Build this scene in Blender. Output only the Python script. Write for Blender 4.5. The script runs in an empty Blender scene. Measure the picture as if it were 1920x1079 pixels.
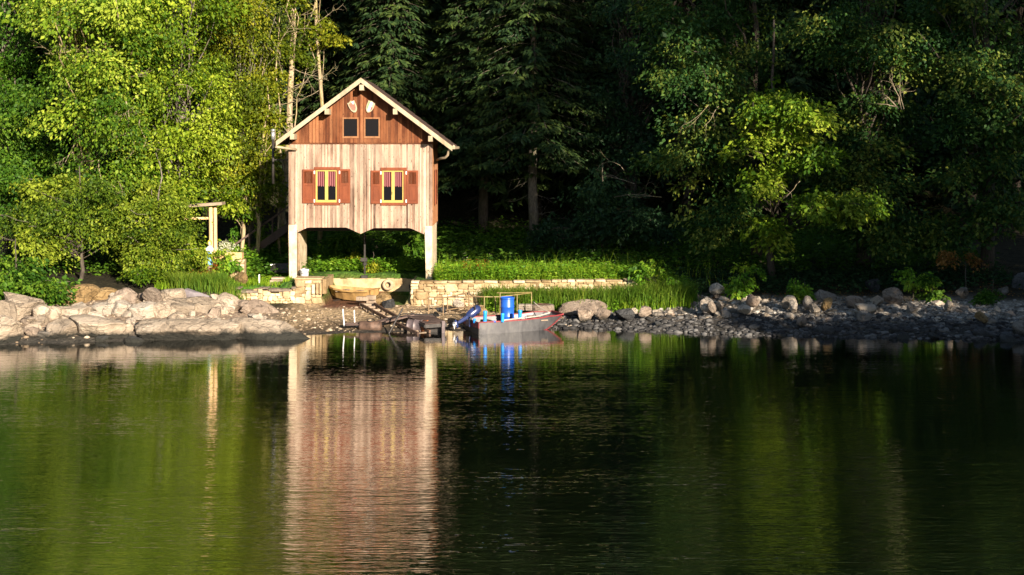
import bpy, math, random
import numpy as np
from mathutils import Vector, Matrix
PI = math.pi
scene = bpy.context.scene
col = scene.collection
# ------------------------------------------------------------------ camera model (metres; camera looks along +Y)
F, YH, CH = 2600.0, 270.0, 6.6          # focal length and horizon row of the 1920 px photo, eye height above the lake
def X(px, d): return (px - 960.0) * d / F
def Z(py, d): return CH - (py - YH) * d / F
def P(px, py, d): return Vector((X(px, d), d, Z(py, d)))
AZ, EL = math.radians(26), math.radians(17)
SUN = np.array([math.sin(AZ)*math.cos(EL), -math.cos(AZ)*math.cos(EL), math.sin(EL)])

# ------------------------------------------------------------------ object helpers
def put(o, parent=None):
    col.objects.link(o)
    if parent is not None: o.parent = parent
    return o
def tag(o, label=None, cat=None, group=None, kind=None):
    if label: o['label'] = label
    if cat: o['category'] = cat
    if group: o['group'] = group
    if kind: o['kind'] = kind
    return o
def thing(name, label, cat, loc=(0, 0, 0), group=None):
    o = bpy.data.objects.new(name, None); o.empty_display_size = .2
    put(o); o.location = loc
    return tag(o, label, cat, group)
def root_loc(o):
    while o is not None and o.parent is not None: o = o.parent
    return o.location.copy() if o is not None else Vector((0, 0, 0))

class MB:
    """collects world-space geometry; build() links it as ONE mesh object"""
    def __init__(s): s.v = []; s.f = []; s.t = []
    def add(s, vs, fs, tone=.5):
        b = len(s.v); s.v.extend([tuple(p) for p in vs]); s.f.extend([tuple(b+i for i in f) for f in fs]); s.t.extend([tone]*len(vs)); return s
    def box(s, x0, x1, y0, y1, z0, z1, tone=.5):
        vs = [(x0,y0,z0),(x1,y0,z0),(x1,y1,z0),(x0,y1,z0),(x0,y0,z1),(x1,y0,z1),(x1,y1,z1),(x0,y1,z1)]
        return s.add(vs, [(0,3,2,1),(4,5,6,7),(0,1,5,4),(1,2,6,5),(2,3,7,6),(3,0,4,7)], tone)
    def prism(s, poly, y0, y1, tone=.5):
        """polygon in XZ extruded along Y"""
        n = len(poly); vs = [(x, y0, z) for x, z in poly] + [(x, y1, z) for x, z in poly]
        fs = [tuple(range(n)), tuple(range(2*n-1, n-1, -1))] + [(i, i+n, (i+1) % n + n, (i+1) % n) for i in range(n)]
        return s.add(vs, fs, tone)
    def beam(s, a, b, w, h, tone=.5, up=(0, 0, 1)):
        a, b = Vector(a), Vector(b); d = (b-a).normalized(); u = Vector(up)
        r = d.cross(u)
        if r.length < 1e-4: r = d.cross(Vector((0, 1, 0)))
        r.normalize(); u = r.cross(d).normalized()
        vs = []
        for p in (a, b):
            for sx, sz in ((-1,-1),(1,-1),(1,1),(-1,1)): vs.append(p + r*(sx*w/2) + u*(sz*h/2))
        return s.add(vs, [(0,1,2,3),(7,6,5,4),(0,4,5,1),(1,5,6,2),(2,6,7,3),(3,7,4,0)], tone)
    def tube(s, pts, rad, n=8, tone=.5, cap=True):
        pts = [Vector(p) for p in pts]; m = len(pts)
        if not hasattr(rad, '__len__'): rad = [rad]*m
        vs = []; ref = None
        for i, p in enumerate(pts):
            d = (pts[min(i+1, m-1)] - pts[max(i-1, 0)])
            if d.length < 1e-9: d = Vector((0, 0, 1))
            d.normalize()
            if ref is None: ref = Vector((1, 0, 0)) if abs(d.x) < .8 else Vector((0, 1, 0))
            a = (ref - d*ref.dot(d)).normalized(); ref = a; b = d.cross(a)
            for k in range(n):
                t = 2*PI*k/n; vs.append(p + (a*math.cos(t) + b*math.sin(t))*rad[i])
        fs = [(i*n+k, i*n+(k+1) % n, (i+1)*n+(k+1) % n, (i+1)*n+k) for i in range(m-1) for k in range(n)]
        if cap: fs += [tuple(range(n-1, -1, -1)), tuple(range((m-1)*n, m*n))]
        return s.add(vs, fs, tone)
    def lathe(s, prof, o=(0, 0, 0), n=20, axis=(0, 0, 1), sx=1, sy=1, tone=.5):
        o = Vector(o); q = Vector((0, 0, 1)).rotation_difference(Vector(axis))
        vs = []
        for r, h in prof:
            for k in range(n):
                t = 2*PI*k/n; vs.append(o + q @ Vector((r*math.cos(t)*sx, r*math.sin(t)*sy, h)))
        m = len(prof); fs = [(i*n+k, i*n+(k+1) % n, (i+1)*n+(k+1) % n, (i+1)*n+k) for i in range(m-1) for k in range(n)]
        fs += [tuple(range(n-1, -1, -1)), tuple(range((m-1)*n, m*n))]
        return s.add(vs, fs, tone)
    def build(s, name, mat, parent=None, smooth=False, bevel=0):
        me = bpy.data.meshes.new(name); off = root_loc(parent)
        me.from_pydata([(x-off.x, y-off.y, z-off.z) for x, y, z in s.v], [], s.f)
        at = me.attributes.new('tone', 'FLOAT', 'POINT'); at.data.foreach_set('value', s.t)
        me.materials.append(mat); me.update()
        if smooth:
            me.polygons.foreach_set('use_smooth', [True]*len(me.polygons))
        o = put(bpy.data.objects.new(name, me), parent)
        if bevel:
            b = o.modifiers.new('bevel', 'BEVEL'); b.width = bevel; b.segments = 2; b.limit_method = 'ANGLE'
        return o

def np_mesh(name, V, Fc, mat, parent=None, tone=None, colr=None, smooth=False):
    """numpy mesh: V (n,3) world, Fc (m,k) all the same size"""
    off = np.array(root_loc(parent)); V = V - off
    me = bpy.data.meshes.new(name); m, k = Fc.shape
    me.vertices.add(len(V)); me.vertices.foreach_set('co', V.astype(np.float32).ravel())
    me.loops.add(m*k); me.loops.foreach_set('vertex_index', Fc.astype(np.int32).ravel())
    me.polygons.add(m); me.polygons.foreach_set('loop_start', np.arange(0, m*k, k, dtype=np.int32))
    me.update(calc_edges=True)
    if tone is not None:
        at = me.attributes.new('tone', 'FLOAT', 'POINT'); at.data.foreach_set('value', tone.astype(np.float32))
    if colr is not None:
        at = me.attributes.new('surf', 'FLOAT_COLOR', 'POINT'); at.data.foreach_set('color', colr.astype(np.float32).ravel())
    if smooth: me.polygons.foreach_set('use_smooth', np.ones(m, dtype=bool))
    me.materials.append(mat); me.validate()
    return put(bpy.data.objects.new(name, me), parent)

# ------------------------------------------------------------------ materials
class NT:
    def __init__(s, name):
        s.m = bpy.data.materials.new(name); s.m.use_nodes = True; s.t = s.m.node_tree
        s.p = s.t.nodes['Principled BSDF']; s.out = s.t.nodes['Material Output']
    def n(s, typ, **kw):
        x = s.t.nodes.new(typ)
        for k, v in kw.items():
            if k.startswith('i_'):
                x.inputs[int(k[2:]) if k[2:].isdigit() else k[2:].replace('_', ' ')].default_value = v
            else: setattr(x, k, v)
        return x
    def l(s, a, b): s.t.links.new(a, b)
    def pos(s, sc=(1, 1, 1), obj=False):
        c = s.n('ShaderNodeTexCoord') if obj else s.n('ShaderNodeNewGeometry')
        mp = s.n('ShaderNodeMapping'); mp.inputs['Scale'].default_value = sc
        s.l(c.outputs['Object' if obj else 'Position'], mp.inputs['Vector']); return mp.outputs['Vector']
    def noise(s, vec, scale, detail=4, rough=.6, dist=0):
        x = s.n('ShaderNodeTexNoise'); x.inputs['Scale'].default_value = scale; x.inputs['Detail'].default_value = detail
        x.inputs['Roughness'].default_value = rough; x.inputs['Distortion'].default_value = dist
        s.l(vec, x.inputs['Vector']); return x.outputs['Fac']
    def ramp(s, fac, stops):
        r = s.n('ShaderNodeValToRGB'); e = r.color_ramp.elements
        while len(e) < len(stops): e.new(.5)
        for i, (p, c) in enumerate(stops):
            e[i].position = p; e[i].color = (*c, 1) if len(c) == 3 else c
        s.l(fac, r.inputs['Fac']); return r.outputs['Color']
    def mix(s, fac, a, b, mode='MIX'):
        x = s.n('ShaderNodeMix', data_type='RGBA', blend_type=mode)
        for sock, val in ((x.inputs[0], fac), (x.inputs[6], a), (x.inputs[7], b)):
            if hasattr(val, 'node'): s.l(val, sock)
            elif isinstance(val, (int, float)): sock.default_value = val
            else: sock.default_value = (*val, 1)
        return x.outputs[2]
    def math(s, op, a, b=0, clamp=False):
        x = s.n('ShaderNodeMath', operation=op, use_clamp=clamp)
        for i, val in enumerate((a, b)):
            if hasattr(val, 'node'): s.l(val, x.inputs[i])
            else: x.inputs[i].default_value = val
        return x.outputs[0]
    def attr(s, name): return s.n('ShaderNodeAttribute', attribute_name=name)
    def posz(s):
        g = s.n('ShaderNodeNewGeometry'); x = s.n('ShaderNodeSeparateXYZ'); s.l(g.outputs['Position'], x.inputs[0]); return x.outputs[2]
    def bump(s, h, strength=.3, dist=.02):
        b = s.n('ShaderNodeBump'); b.inputs['Strength'].default_value = strength; b.inputs['Distance'].default_value = dist
        s.l(h, b.inputs['Height']); s.l(b.outputs[0], s.p.inputs['Normal'])
    def base(s, c, rough=.7, spec=.3, metal=0):
        if hasattr(c, 'node'): s.l(c, s.p.inputs['Base Color'])
        else: s.p.inputs['Base Color'].default_value = (*c, 1)
        s.p.inputs['Roughness'].default_value = rough; s.p.inputs['Specular IOR Level'].default_value = spec; s.p.inputs['Metallic'].default_value = metal
        return s.m

def m_plain(name, c, rough=.6, spec=.3, metal=0, var=.25, scale=6, obj=False):
    t = NT(name); f = t.noise(t.pos(obj=obj), scale, 5)
    cc = t.ramp(f, [(.3, tuple(v*(1-var) for v in c)), (.7, tuple(min(1, v*(1+var)) for v in c))])
    return t.base(cc, rough, spec, metal)

def m_wood(name, stops, streak, streak_amt=.5, knots=True, dark=(.05, .03, .02), rough=.8, bump=.3):
    """vertical boards: per-board tone + stretched grain + knots"""
    t = NT(name); tone = t.attr('tone').outputs['Fac']
    v = t.pos((9, 9, .9)); g = t.noise(v, 3.0, 8, .65, .3)
    f = t.math('ADD', t.math('MULTIPLY', tone, .62), t.math('MULTIPLY', g, .42), True)
    c = t.ramp(f, stops)
    big = t.noise(t.pos((.9, .9, .35)), 1.6, 4)
    c = t.mix(t.math('MULTIPLY', t.ramp(big, [(.42, (0,0,0)), (.66, (1,1,1))]), streak_amt), c, streak)
    fine = t.noise(t.pos((60, 60, 1.4)), 2.0, 4, .6)
    c = t.mix(t.ramp(fine, [(.56, (0,0,0)), (.72, (.55,.55,.55))]), c, dark)
    if knots:
        k = t.noise(t.pos((11, 11, 4)), 2.2, 2, .5)
        c = t.mix(t.ramp(k, [(.655, (0,0,0)), (.70, (.75,.75,.75))]), c, dark)
    wthr = t.noise(t.pos((2.2, 2.2, .55)), 1.3, 6, .65, .5)
    c = t.mix(.8, c, t.ramp(wthr, [(.30, (.52,.50,.50)), (.55, (1,1,1)), (.75, (1.15,1.12,1.1))]), 'MULTIPLY')
    t.bump(t.math('ADD', g, fine), bump, .01)
    return t.base(c, rough, .2)

def m_rock(name, c1, c2, c3, wet=.30, wetcol=(.035, .034, .028), scale=1.0):
    t = NT(name); v = t.pos()
    oi = t.n('ShaderNodeObjectInfo')
    a = t.noise(v, 1.3*scale, 8, .62, .4); b = t.noise(t.pos((1, 1, 2.2)), 5.5*scale, 8, .7)
    f = t.math('ADD', t.math('MULTIPLY', a, .62), t.math('MULTIPLY', b, .38))
    c = t.ramp(f, [(.30, c1), (.50, c2), (.68, c3)])
    hv = t.n('ShaderNodeHueSaturation'); t.l(c, hv.inputs['Color'])
    t.l(t.math('ADD', t.math('MULTIPLY', oi.outputs['Random'], .5), .75), hv.inputs['Value'])
    c = hv.outputs['Color']
    vor = t.n('ShaderNodeTexVoronoi', feature='DISTANCE_TO_EDGE'); vor.inputs['Scale'].default_value = 1.1*scale
    wv = t.n('ShaderNodeVectorMath', operation='ADD'); nz = t.n('ShaderNodeTexNoise'); nz.inputs['Scale'].default_value = 2.2; nz.inputs['Detail'].default_value = 5
    t.l(v, nz.inputs['Vector']); t.l(v, wv.inputs[0]); t.l(nz.outputs['Color'], wv.inputs[1]); t.l(wv.outputs[0], vor.inputs['Vector'])
    crack = t.ramp(vor.outputs['Distance'], [(.0, (.25,.25,.25)), (.035, (1,1,1))])
    c = t.mix(.8, c, crack, 'MULTIPLY')
    z = t.posz(); n = t.noise(v, 2.5, 5)
    w = t.math('ADD', z, t.math('MULTIPLY', t.math('SUBTRACT', n, .5), .45))
    c = t.mix(t.ramp(w, [(max(0, wet-.10), (1,1,1)), (wet+.06, (0,0,0))]), c, wetcol)
    t.bump(t.math('ADD', a, t.math('MULTIPLY', b, .8)), 1.0, .22)
    return t.base(c, .85, .2)

def m_leaf(name, dark, mid, light, trans=.34, rough=.55, spec=.18):
    t = NT(name); tone = t.attr('tone').outputs['Fac']
    c = t.ramp(tone, [(.05, dark), (.5, mid), (.95, light)])
    t.base(c, rough, spec)
    tr = t.n('ShaderNodeBsdfTranslucent'); tc = t.mix(.5, c, (mid[0]*1.5, mid[1]*1.45, mid[2]*.5)); t.l(tc, tr.inputs['Color'])
    mx = t.n('ShaderNodeMixShader'); mx.inputs[0].default_value = trans
    t.l(t.p.outputs[0], mx.inputs[1]); t.l(tr.outputs[0], mx.inputs[2]); t.l(mx.outputs[0], t.out.inputs['Surface'])
    return t.m

def m_bark(name, c1, c2, moss=(.10, .11, .02), moss_amt=.4):
    t = NT(name); a = t.noise(t.pos((7, 7, 1.6)), 2.2, 7, .7, .4)
    c = t.ramp(a, [(.34, c1), (.62, c2)])
    b = t.noise(t.pos((1, 1, .5)), 1.7, 5)
    c = t.mix(t.math('MULTIPLY', t.ramp(b, [(.48, (0,0,0)), (.62, (1,1,1))]), moss_amt), c, moss)
    t.bump(a, .6, .03)
    return t.base(c, .9, .15)

M = {}
M['lower_wood'] = m_wood('bleached_boards', [(.15, (.05,.027,.018)), (.37, (.175,.108,.074)), (.59, (.32,.222,.16)), (.88, (.50,.385,.295))], (.41,.305,.23), .55, dark=(.035,.018,.012))
M['upper_wood'] = m_wood('red_brown_boards', [(.16, (.035,.010,.004)), (.42, (.085,.024,.008)), (.62, (.135,.042,.014)), (.9, (.29,.125,.055))], (.25,.10,.042), .55, dark=(.03,.01,.006))
M['side_wood'] = m_wood('side_boards', [(.2, (.13,.045,.018)), (.5, (.22,.095,.04)), (.85, (.34,.18,.09))], (.28,.14,.07), .4)
M['shutter'] = m_wood('red_brown_paint', [(.2, (.11,.026,.010)), (.5, (.16,.040,.014)), (.85, (.22,.062,.024))], (.19,.055,.02), .4, False, dark=(.08,.018,.008), rough=.55, bump=.1)
M['cream'] = m_wood('cream_paint', [(.2, (.22,.165,.10)), (.5, (.36,.285,.19)), (.85, (.50,.42,.30))], (.25,.19,.115), .6, False, dark=(.20,.14,.085), bump=.15)
M['yellow'] = m_plain('yellow_paint', (.36,.265,.065), .45, .4, 0, .12)
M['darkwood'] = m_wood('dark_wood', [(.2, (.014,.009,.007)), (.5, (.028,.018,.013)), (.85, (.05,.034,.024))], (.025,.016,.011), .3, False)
M['greywood'] = m_wood('grey_wood', [(.2, (.16,.115,.08)), (.5, (.28,.21,.15)), (.85, (.40,.31,.23))], (.33,.26,.19), .4)
M['warmwood'] = m_wood('warm_wood', [(.2, (.36,.19,.07)), (.5, (.58,.36,.16)), (.85, (.72,.50,.28))], (.66,.46,.26), .4)
M['jettywood'] = m_wood('jetty_wood', [(.2, (.045,.03,.026)), (.5, (.085,.058,.05)), (.85, (.14,.10,.085))], (.10,.07,.06), .4)
M['tiles'] = m_plain('roof_covering', (.07,.045,.035), .8, .2, 0, .4, 8)
M['interior'] = m_plain('interior_dark', (.02,.014,.012), .9, .1)
M['glass'] = NT('window_glass').base((.007,.007,.009), .08, .06)
def m_curtain():
    t = NT('red_curtain'); v = t.pos((1, 1, 1))
    w = t.n('ShaderNodeTexWave', wave_type='BANDS', bands_direction='X'); w.inputs['Scale'].default_value = 4.3; w.inputs['Distortion'].default_value = .7
    t.l(v, w.inputs['Vector'])
    return t.base(t.ramp(w.outputs['Fac'], [(.3, (.055,.012,.014)), (.62, (.12,.03,.034)), (.85, (.27,.11,.115))]), .9, .1)
M['curtain'] = m_curtain()
def m_conc():
    t = NT('old_concrete'); a = t.noise(t.pos(), 3, 8, .65); b = t.noise(t.pos((4, 4, 1)), 2.4, 6, .7); z = t.posz()
    c = t.ramp(a, [(.3, (.36,.28,.18)), (.55, (.56,.46,.32)), (.75, (.68,.58,.43))])
    low = t.ramp(z, [(.0, (0,0,0)), (1, (1,1,1))])
    st = t.ramp(b, [(.50, (0,0,0)), (.66, (1,1,1))])
    zz = t.math('SUBTRACT', 1.15, t.math('MULTIPLY', t.math('SUBTRACT', z, .9), .55), True)
    c = t.mix(t.math('MULTIPLY', st, zz), c, (.17,.12,.07))
    t.bump(t.math('ADD', a, b), .5, .03); return t.base(c, .9, .15)
M['concrete'] = m_conc()
M['metal'] = m_plain('galvanised_pipe', (.42,.42,.43), .4, .5, .7, .15)
M['iron'] = m_plain('dark_iron', (.03,.026,.024), .6, .4, .3, .4)
M['rust'] = m_plain('rusty_steel', (.10,.060,.042), .65, .4, .25, .6, 5)
M['drum'] = m_plain('weathered_drum', (.13,.10,.10), .5, .5, .3, .5, 4)
M['rust_bright'] = m_plain('orange_rust', (.32,.10,.035), .8, .2, 0, .5, 9)
M['yellow_pipe'] = m_plain('faded_yellow_pipe', (.19,.15,.055), .5, .4, 0, .4, 5)
M['brown_pipe'] = m_plain('brown_pipe', (.20,.13,.07), .6, .3, 0, .4, 5)
M['white'] = m_plain('white_plastic', (.72,.70,.68), .5, .4, 0, .12)
M['blue'] = m_plain('blue_plastic', (.012,.085,.42), .35, .5, 0, .18, 3)
M['cyan'] = m_plain('light_blue_plastic', (.015,.24,.72), .4, .5, 0, .2, 5)
M['navy'] = m_plain('navy_paint', (.018,.03,.10), .3, .5, 0, .3, 6)
M['red'] = m_plain('red_paint', (.17,.022,.026), .55, .4, 0, .4, 7)
def m_alu():
    t = NT('scuffed_aluminium'); a = t.noise(t.pos((1, 1, 1)), 2.4, 7, .6); b = t.noise(t.pos((3, 3, .7)), 3, 4)
    c = t.ramp(t.math('ADD', t.math('MULTIPLY', a, .6), t.math('MULTIPLY', b, .4)), [(.32, (.045,.044,.047)), (.52, (.092,.09,.094)), (.7, (.155,.148,.14))])
    return t.base(c, .45, .5, .25)
M['alu'] = m_alu()
M['ochre'] = m_plain('ochre_hull', (.33,.20,.075), .6, .3, 0, .3, 4)
M['tyre'] = m_plain('pale_dusty_rubber', (.33,.25,.16), .85, .2, 0, .3, 8)
M['tyre_dark'] = m_plain('black_rubber', (.03,.028,.026), .7, .3, 0, .3)
M['brick_red'] = m_plain('rust_red_bed', (.16,.06,.035), .9, .1, 0, .5, 12)
M['rope'] = m_plain('grey_rope', (.42,.36,.30), .9, .1)
M['tarp'] = m_plain('slate_sheet', (.16,.14,.15), .6, .3, 0, .25, 5)
M['tan_rock'] = m_rock('tan_rock', (.18,.14,.10), (.39,.31,.23), (.58,.48,.37))
M['ochre_rock'] = m_rock('ochre_rock', (.11,.065,.03), (.26,.17,.075), (.40,.28,.14))
M['grey_rock'] = m_rock('grey_rock', (.10,.086,.072), (.205,.178,.15), (.34,.30,.255), .26)
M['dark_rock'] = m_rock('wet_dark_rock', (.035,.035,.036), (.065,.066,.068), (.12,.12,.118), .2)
M['pale_rock'] = m_rock('pale_rock', (.25,.205,.16), (.40,.335,.265), (.56,.48,.39), .2)
M['brown_rock'] = m_rock('brown_rock', (.13,.095,.07), (.28,.215,.165), (.44,.355,.28), .24)
def m_masonry(name, c1, c2, c3):
    t = NT(name); tone = t.attr('tone').outputs['Fac']; a = t.noise(t.pos(), 6, 7, .65)
    c = t.ramp(t.math('ADD', t.math('MULTIPLY', tone, .5), t.math('MULTIPLY', a, .5)), [(.25, c1), (.5, c2), (.75, c3)])
    st = t.noise(t.pos((1, 1, .6)), 1.5, 6, .65)
    c = t.mix(.85, c, t.ramp(st, [(.34, (.42,.37,.30)), (.52, (1,1,1))]), 'MULTIPLY')
    t.bump(a, .6, .05); return t.base(c, .9, .15)
M['masonry'] = m_masonry('yellow_stone', (.24,.165,.085), (.43,.325,.19), (.60,.49,.33))
M['mortar'] = m_masonry('mortar_render', (.22,.15,.075), (.38,.28,.155), (.54,.42,.26))
M['bark_dark'] = m_bark('dark_bark', (.035,.028,.022), (.10,.08,.065), (.05,.055,.02), .3)
M['bark_grey'] = m_bark('grey_bark', (.06,.05,.04), (.19,.165,.135), (.10,.10,.03), .3)
M['bark_pale'] = m_bark('pale_bark', (.12,.085,.05), (.42,.33,.21), (.22,.19,.03), .55)
M['dead'] = m_bark('bare_branch', (.10,.075,.05), (.32,.26,.19), (.22,.20,.04), .35)
# leaves
M['leaf_ash'] = m_leaf('leaf_ash', (.03,.08,.006), (.122,.205,.011), (.32,.38,.038))
M['leaf_lime'] = m_leaf('leaf_yellow_green', (.04,.09,.005), (.155,.23,.010), (.35,.41,.035))
M['leaf_olive'] = m_leaf('leaf_olive', (0.046,0.075,0.0041), (0.127,0.161,0.0069), (0.310,0.299,0.0207))
M['leaf_hazel'] = m_leaf('leaf_hazel', (.03,.065,.005), (.108,.165,.010), (.26,.31,.028))
M['leaf_deep'] = m_leaf('leaf_deep_green', (0.023,0.069,0.0055), (0.057,0.132,0.0097), (0.138,0.230,0.0193))
M['leaf_maple'] = m_leaf('leaf_maple', (.018,.055,.014), (.045,.105,.02), (.20,.23,.035))
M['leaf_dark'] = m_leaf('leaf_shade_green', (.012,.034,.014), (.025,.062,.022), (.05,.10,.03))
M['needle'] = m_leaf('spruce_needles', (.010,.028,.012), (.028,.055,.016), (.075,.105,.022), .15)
M['grass'] = m_leaf('grass_blades', (.08,.16,.010), (.18,.30,.014), (.38,.44,.05))
M['sedge'] = m_leaf('sedge_blades', (.04,.10,.012), (.10,.19,.018), (.24,.29,.035))
M['weed'] = m_leaf('weed_leaves', (.05,.13,.010), (.13,.27,.016), (.30,.40,.035))
M['red_leaf'] = m_leaf('rust_red_leaves', (.10,.03,.008), (.20,.06,.012), (.30,.11,.02))
M['flower'] = m_leaf('white_flowers', (.35,.36,.25), (.6,.6,.45), (.75,.74,.6))
M['dry'] = m_leaf('dry_leaves', (.12,.05,.012), (.26,.13,.03), (.40,.22,.07))
# ================================================================== world, sun, camera
w = bpy.data.worlds.new('World'); scene.world = w; w.use_nodes = True
bg = w.node_tree.nodes['Background']; sky = w.node_tree.nodes.new('ShaderNodeTexSky'); sky.sky_type = 'NISHITA'
sky.sun_disc = False; sky.sun_elevation = EL; sky.sun_rotation = math.atan2(SUN[0], SUN[1]); sky.altitude = 600
w.node_tree.links.new(sky.outputs[0], bg.inputs['Color']); bg.inputs['Strength'].default_value = .07
sl = bpy.data.lights.new('sun', 'SUN'); sl.energy = 5.0; sl.angle = math.radians(.5); sl.color = (1, .87, .70)
so = put(bpy.data.objects.new('sun', sl)); so.rotation_euler = Vector(SUN).to_track_quat('Z', 'Y').to_euler(); so.location = (40, -60, 40)
cam = bpy.data.cameras.new('camera'); co = put(bpy.data.objects.new('camera', cam)); co.location = (0, 0, CH); co.rotation_euler = (PI/2, 0, 0)
cam.sensor_width = 36; cam.lens = F/1920*36; cam.shift_y = -(539.5-YH)/1920; cam.clip_end = 600; cam.clip_start = .5
scene.camera = co
scene.view_settings.view_transform = 'Standard'; scene.view_settings.look = 'None'; scene.view_settings.exposure = 1.5; scene.view_settings.gamma = 1
scene.cycles.max_bounces = 6; scene.cycles.diffuse_bounces = 3; scene.cycles.glossy_bounces = 3; scene.cycles.transmission_bounces = 3; scene.cycles.transparent_max_bounces = 4
scene.cycles.caustics_reflective = False; scene.cycles.caustics_refractive = False
scene.cycles.use_denoising = True

# ================================================================== value noise for terrain and scatter
def vnoise(x, y, seed=0):
    xi = np.floor(x).astype(np.int64); yi = np.floor(y).astype(np.int64); fx = x-xi; fy = y-yi
    fx = fx*fx*(3-2*fx); fy = fy*fy*(3-2*fy)
    def h(a, b):
        n = (a*374761393 + b*668265263 + seed*974634541) & 0x7fffffff
        n = ((n ^ (n >> 13)) * 1274126177) & 0x7fffffff
        return ((n ^ (n >> 16)) & 0xffff)/65535.0
    return (h(xi, yi)*(1-fx)+h(xi+1, yi)*fx)*(1-fy) + (h(xi, yi+1)*(1-fx)+h(xi+1, yi+1)*fx)*fy
def fbm(x, y, seed=0, o=4):
    s = 0; a = .5
    for k in range(o): s = s + a*vnoise(x*2**k, y*2**k, seed+k*7); a *= .5
    return s
def smooth(a, b, x):
    t = np.clip((x-a)/(b-a), 0, 1); return t*t*(3-2*t)

SHX = [-60, -30, -16.8, -12.3, -9.7, -7.4, -6.6, -4, -2, .5, 2.4, 4.2, 8.1, 17.1, 20, 24]
SHY = [36, 42, 45.5, 46.5, 46.8, 47.3, 48.1, 48.5, 48.8, 49.4, 49.7, 48.9, 47.8, 46.5, 45, 40]
WALL_Y = 53.5
def terrain(x, y):
    x = np.asarray(x, float); y = np.asarray(y, float)
    t = y - np.interp(x, SHX, SHY) + (fbm(x*.7, y*.7, 3)-.47)*.9
    left = np.interp(t, [-40,-6,-1.5,0,1.2,3.5,5.5,8,14], [-5,-1.6,-.5,0,.28,.62,.98,1.22,1.45])
    mid = np.interp(t, [-40,-6,-1.5,0,2,4.5,6,9,14], [-5,-1.5,-.35,0,.14,.34,.42,.6,1.5])
    right = np.interp(t, [-40,-6,-1.5,0,1.5,3,6,9,14], [-5,-1.6,-.4,0,.16,.32,.62,1.0,1.55])
    wl = smooth(-9.9, -11.2, x); wr = smooth(3.6, 6.2, x)
    z = left*wl + right*wr + mid*np.clip(1-wl-wr, 0, 1)
    # terrace behind the retaining wall and under the house
    ter = 1.24 + .1*(fbm(x, y, 9)-.5)
    inx = smooth(-9.2, -8.9, x)*(1-smooth(4.9, 6.5, x))
    iny = smooth(WALL_Y+.12, WALL_Y+.3, y)
    z = np.where(inx*iny > 0, z*(1-inx*iny) + np.maximum(z, ter)*inx*iny, z)
    # low stone wall terrace left of the house
    inx2 = smooth(-11.6, -11.0, x)*(1-smooth(-9.0, -8.8, x)); iny2 = smooth(53.75, 54.0, y)
    z = z*(1-inx2*iny2) + np.maximum(z, 1.08)*inx2*iny2
    # boat slip under the house
    slip = smooth(-7.42, -7.3, x)*(1-smooth(-4.05, -3.93, x))*(1-smooth(57.25, 57.4, y))*smooth(51.5, 52.5, y)
    z = z*(1-slip) + np.minimum(z, .36)*slip
    # hillside of the far bank
    z = z + np.clip(y-63, 0, None)*.10 + np.clip(y-74, 0, None)*.50 + np.clip(y-95, 0, None)*.6 + smooth(58, 75, y)*(fbm(x*.15, y*.15, 5)-.5)*1.2
    z = z - np.clip(y-190, 0, None)*1.2
    z = z + (fbm(x*2.2, y*2.2, 21)-.47)*.16*smooth(-.5, 1.0, t)*(1-slip)
    # unseen sunny-side bank, added under the shade trees, and the camera's own bank
    xs = .37*np.clip(y, -40, 46) + 5.5 + (fbm(x*.2+9, y*.2, 31)-.5)*2
    tr = x - xs
    zr = np.interp(tr, [-40,-3,0,2,8,20,40,90], [-5,-1.0,0,.6,2.2,5.5,11,17])
    zr = np.where(y > 48, zr - (y-48)*.4, zr)
    tn = 9 - y + (fbm(x*.2, y*.2, 41)-.5)*2
    zn = np.interp(tn, [-40,-3,0,2,6,12,40], [-5,-1,0,1.2,4.2,5.2,6.5])
    return np.maximum(np.maximum(z, zr), zn)
def gz(x, y): return float(terrain(np.array([x]), np.array([y]))[0])

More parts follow.
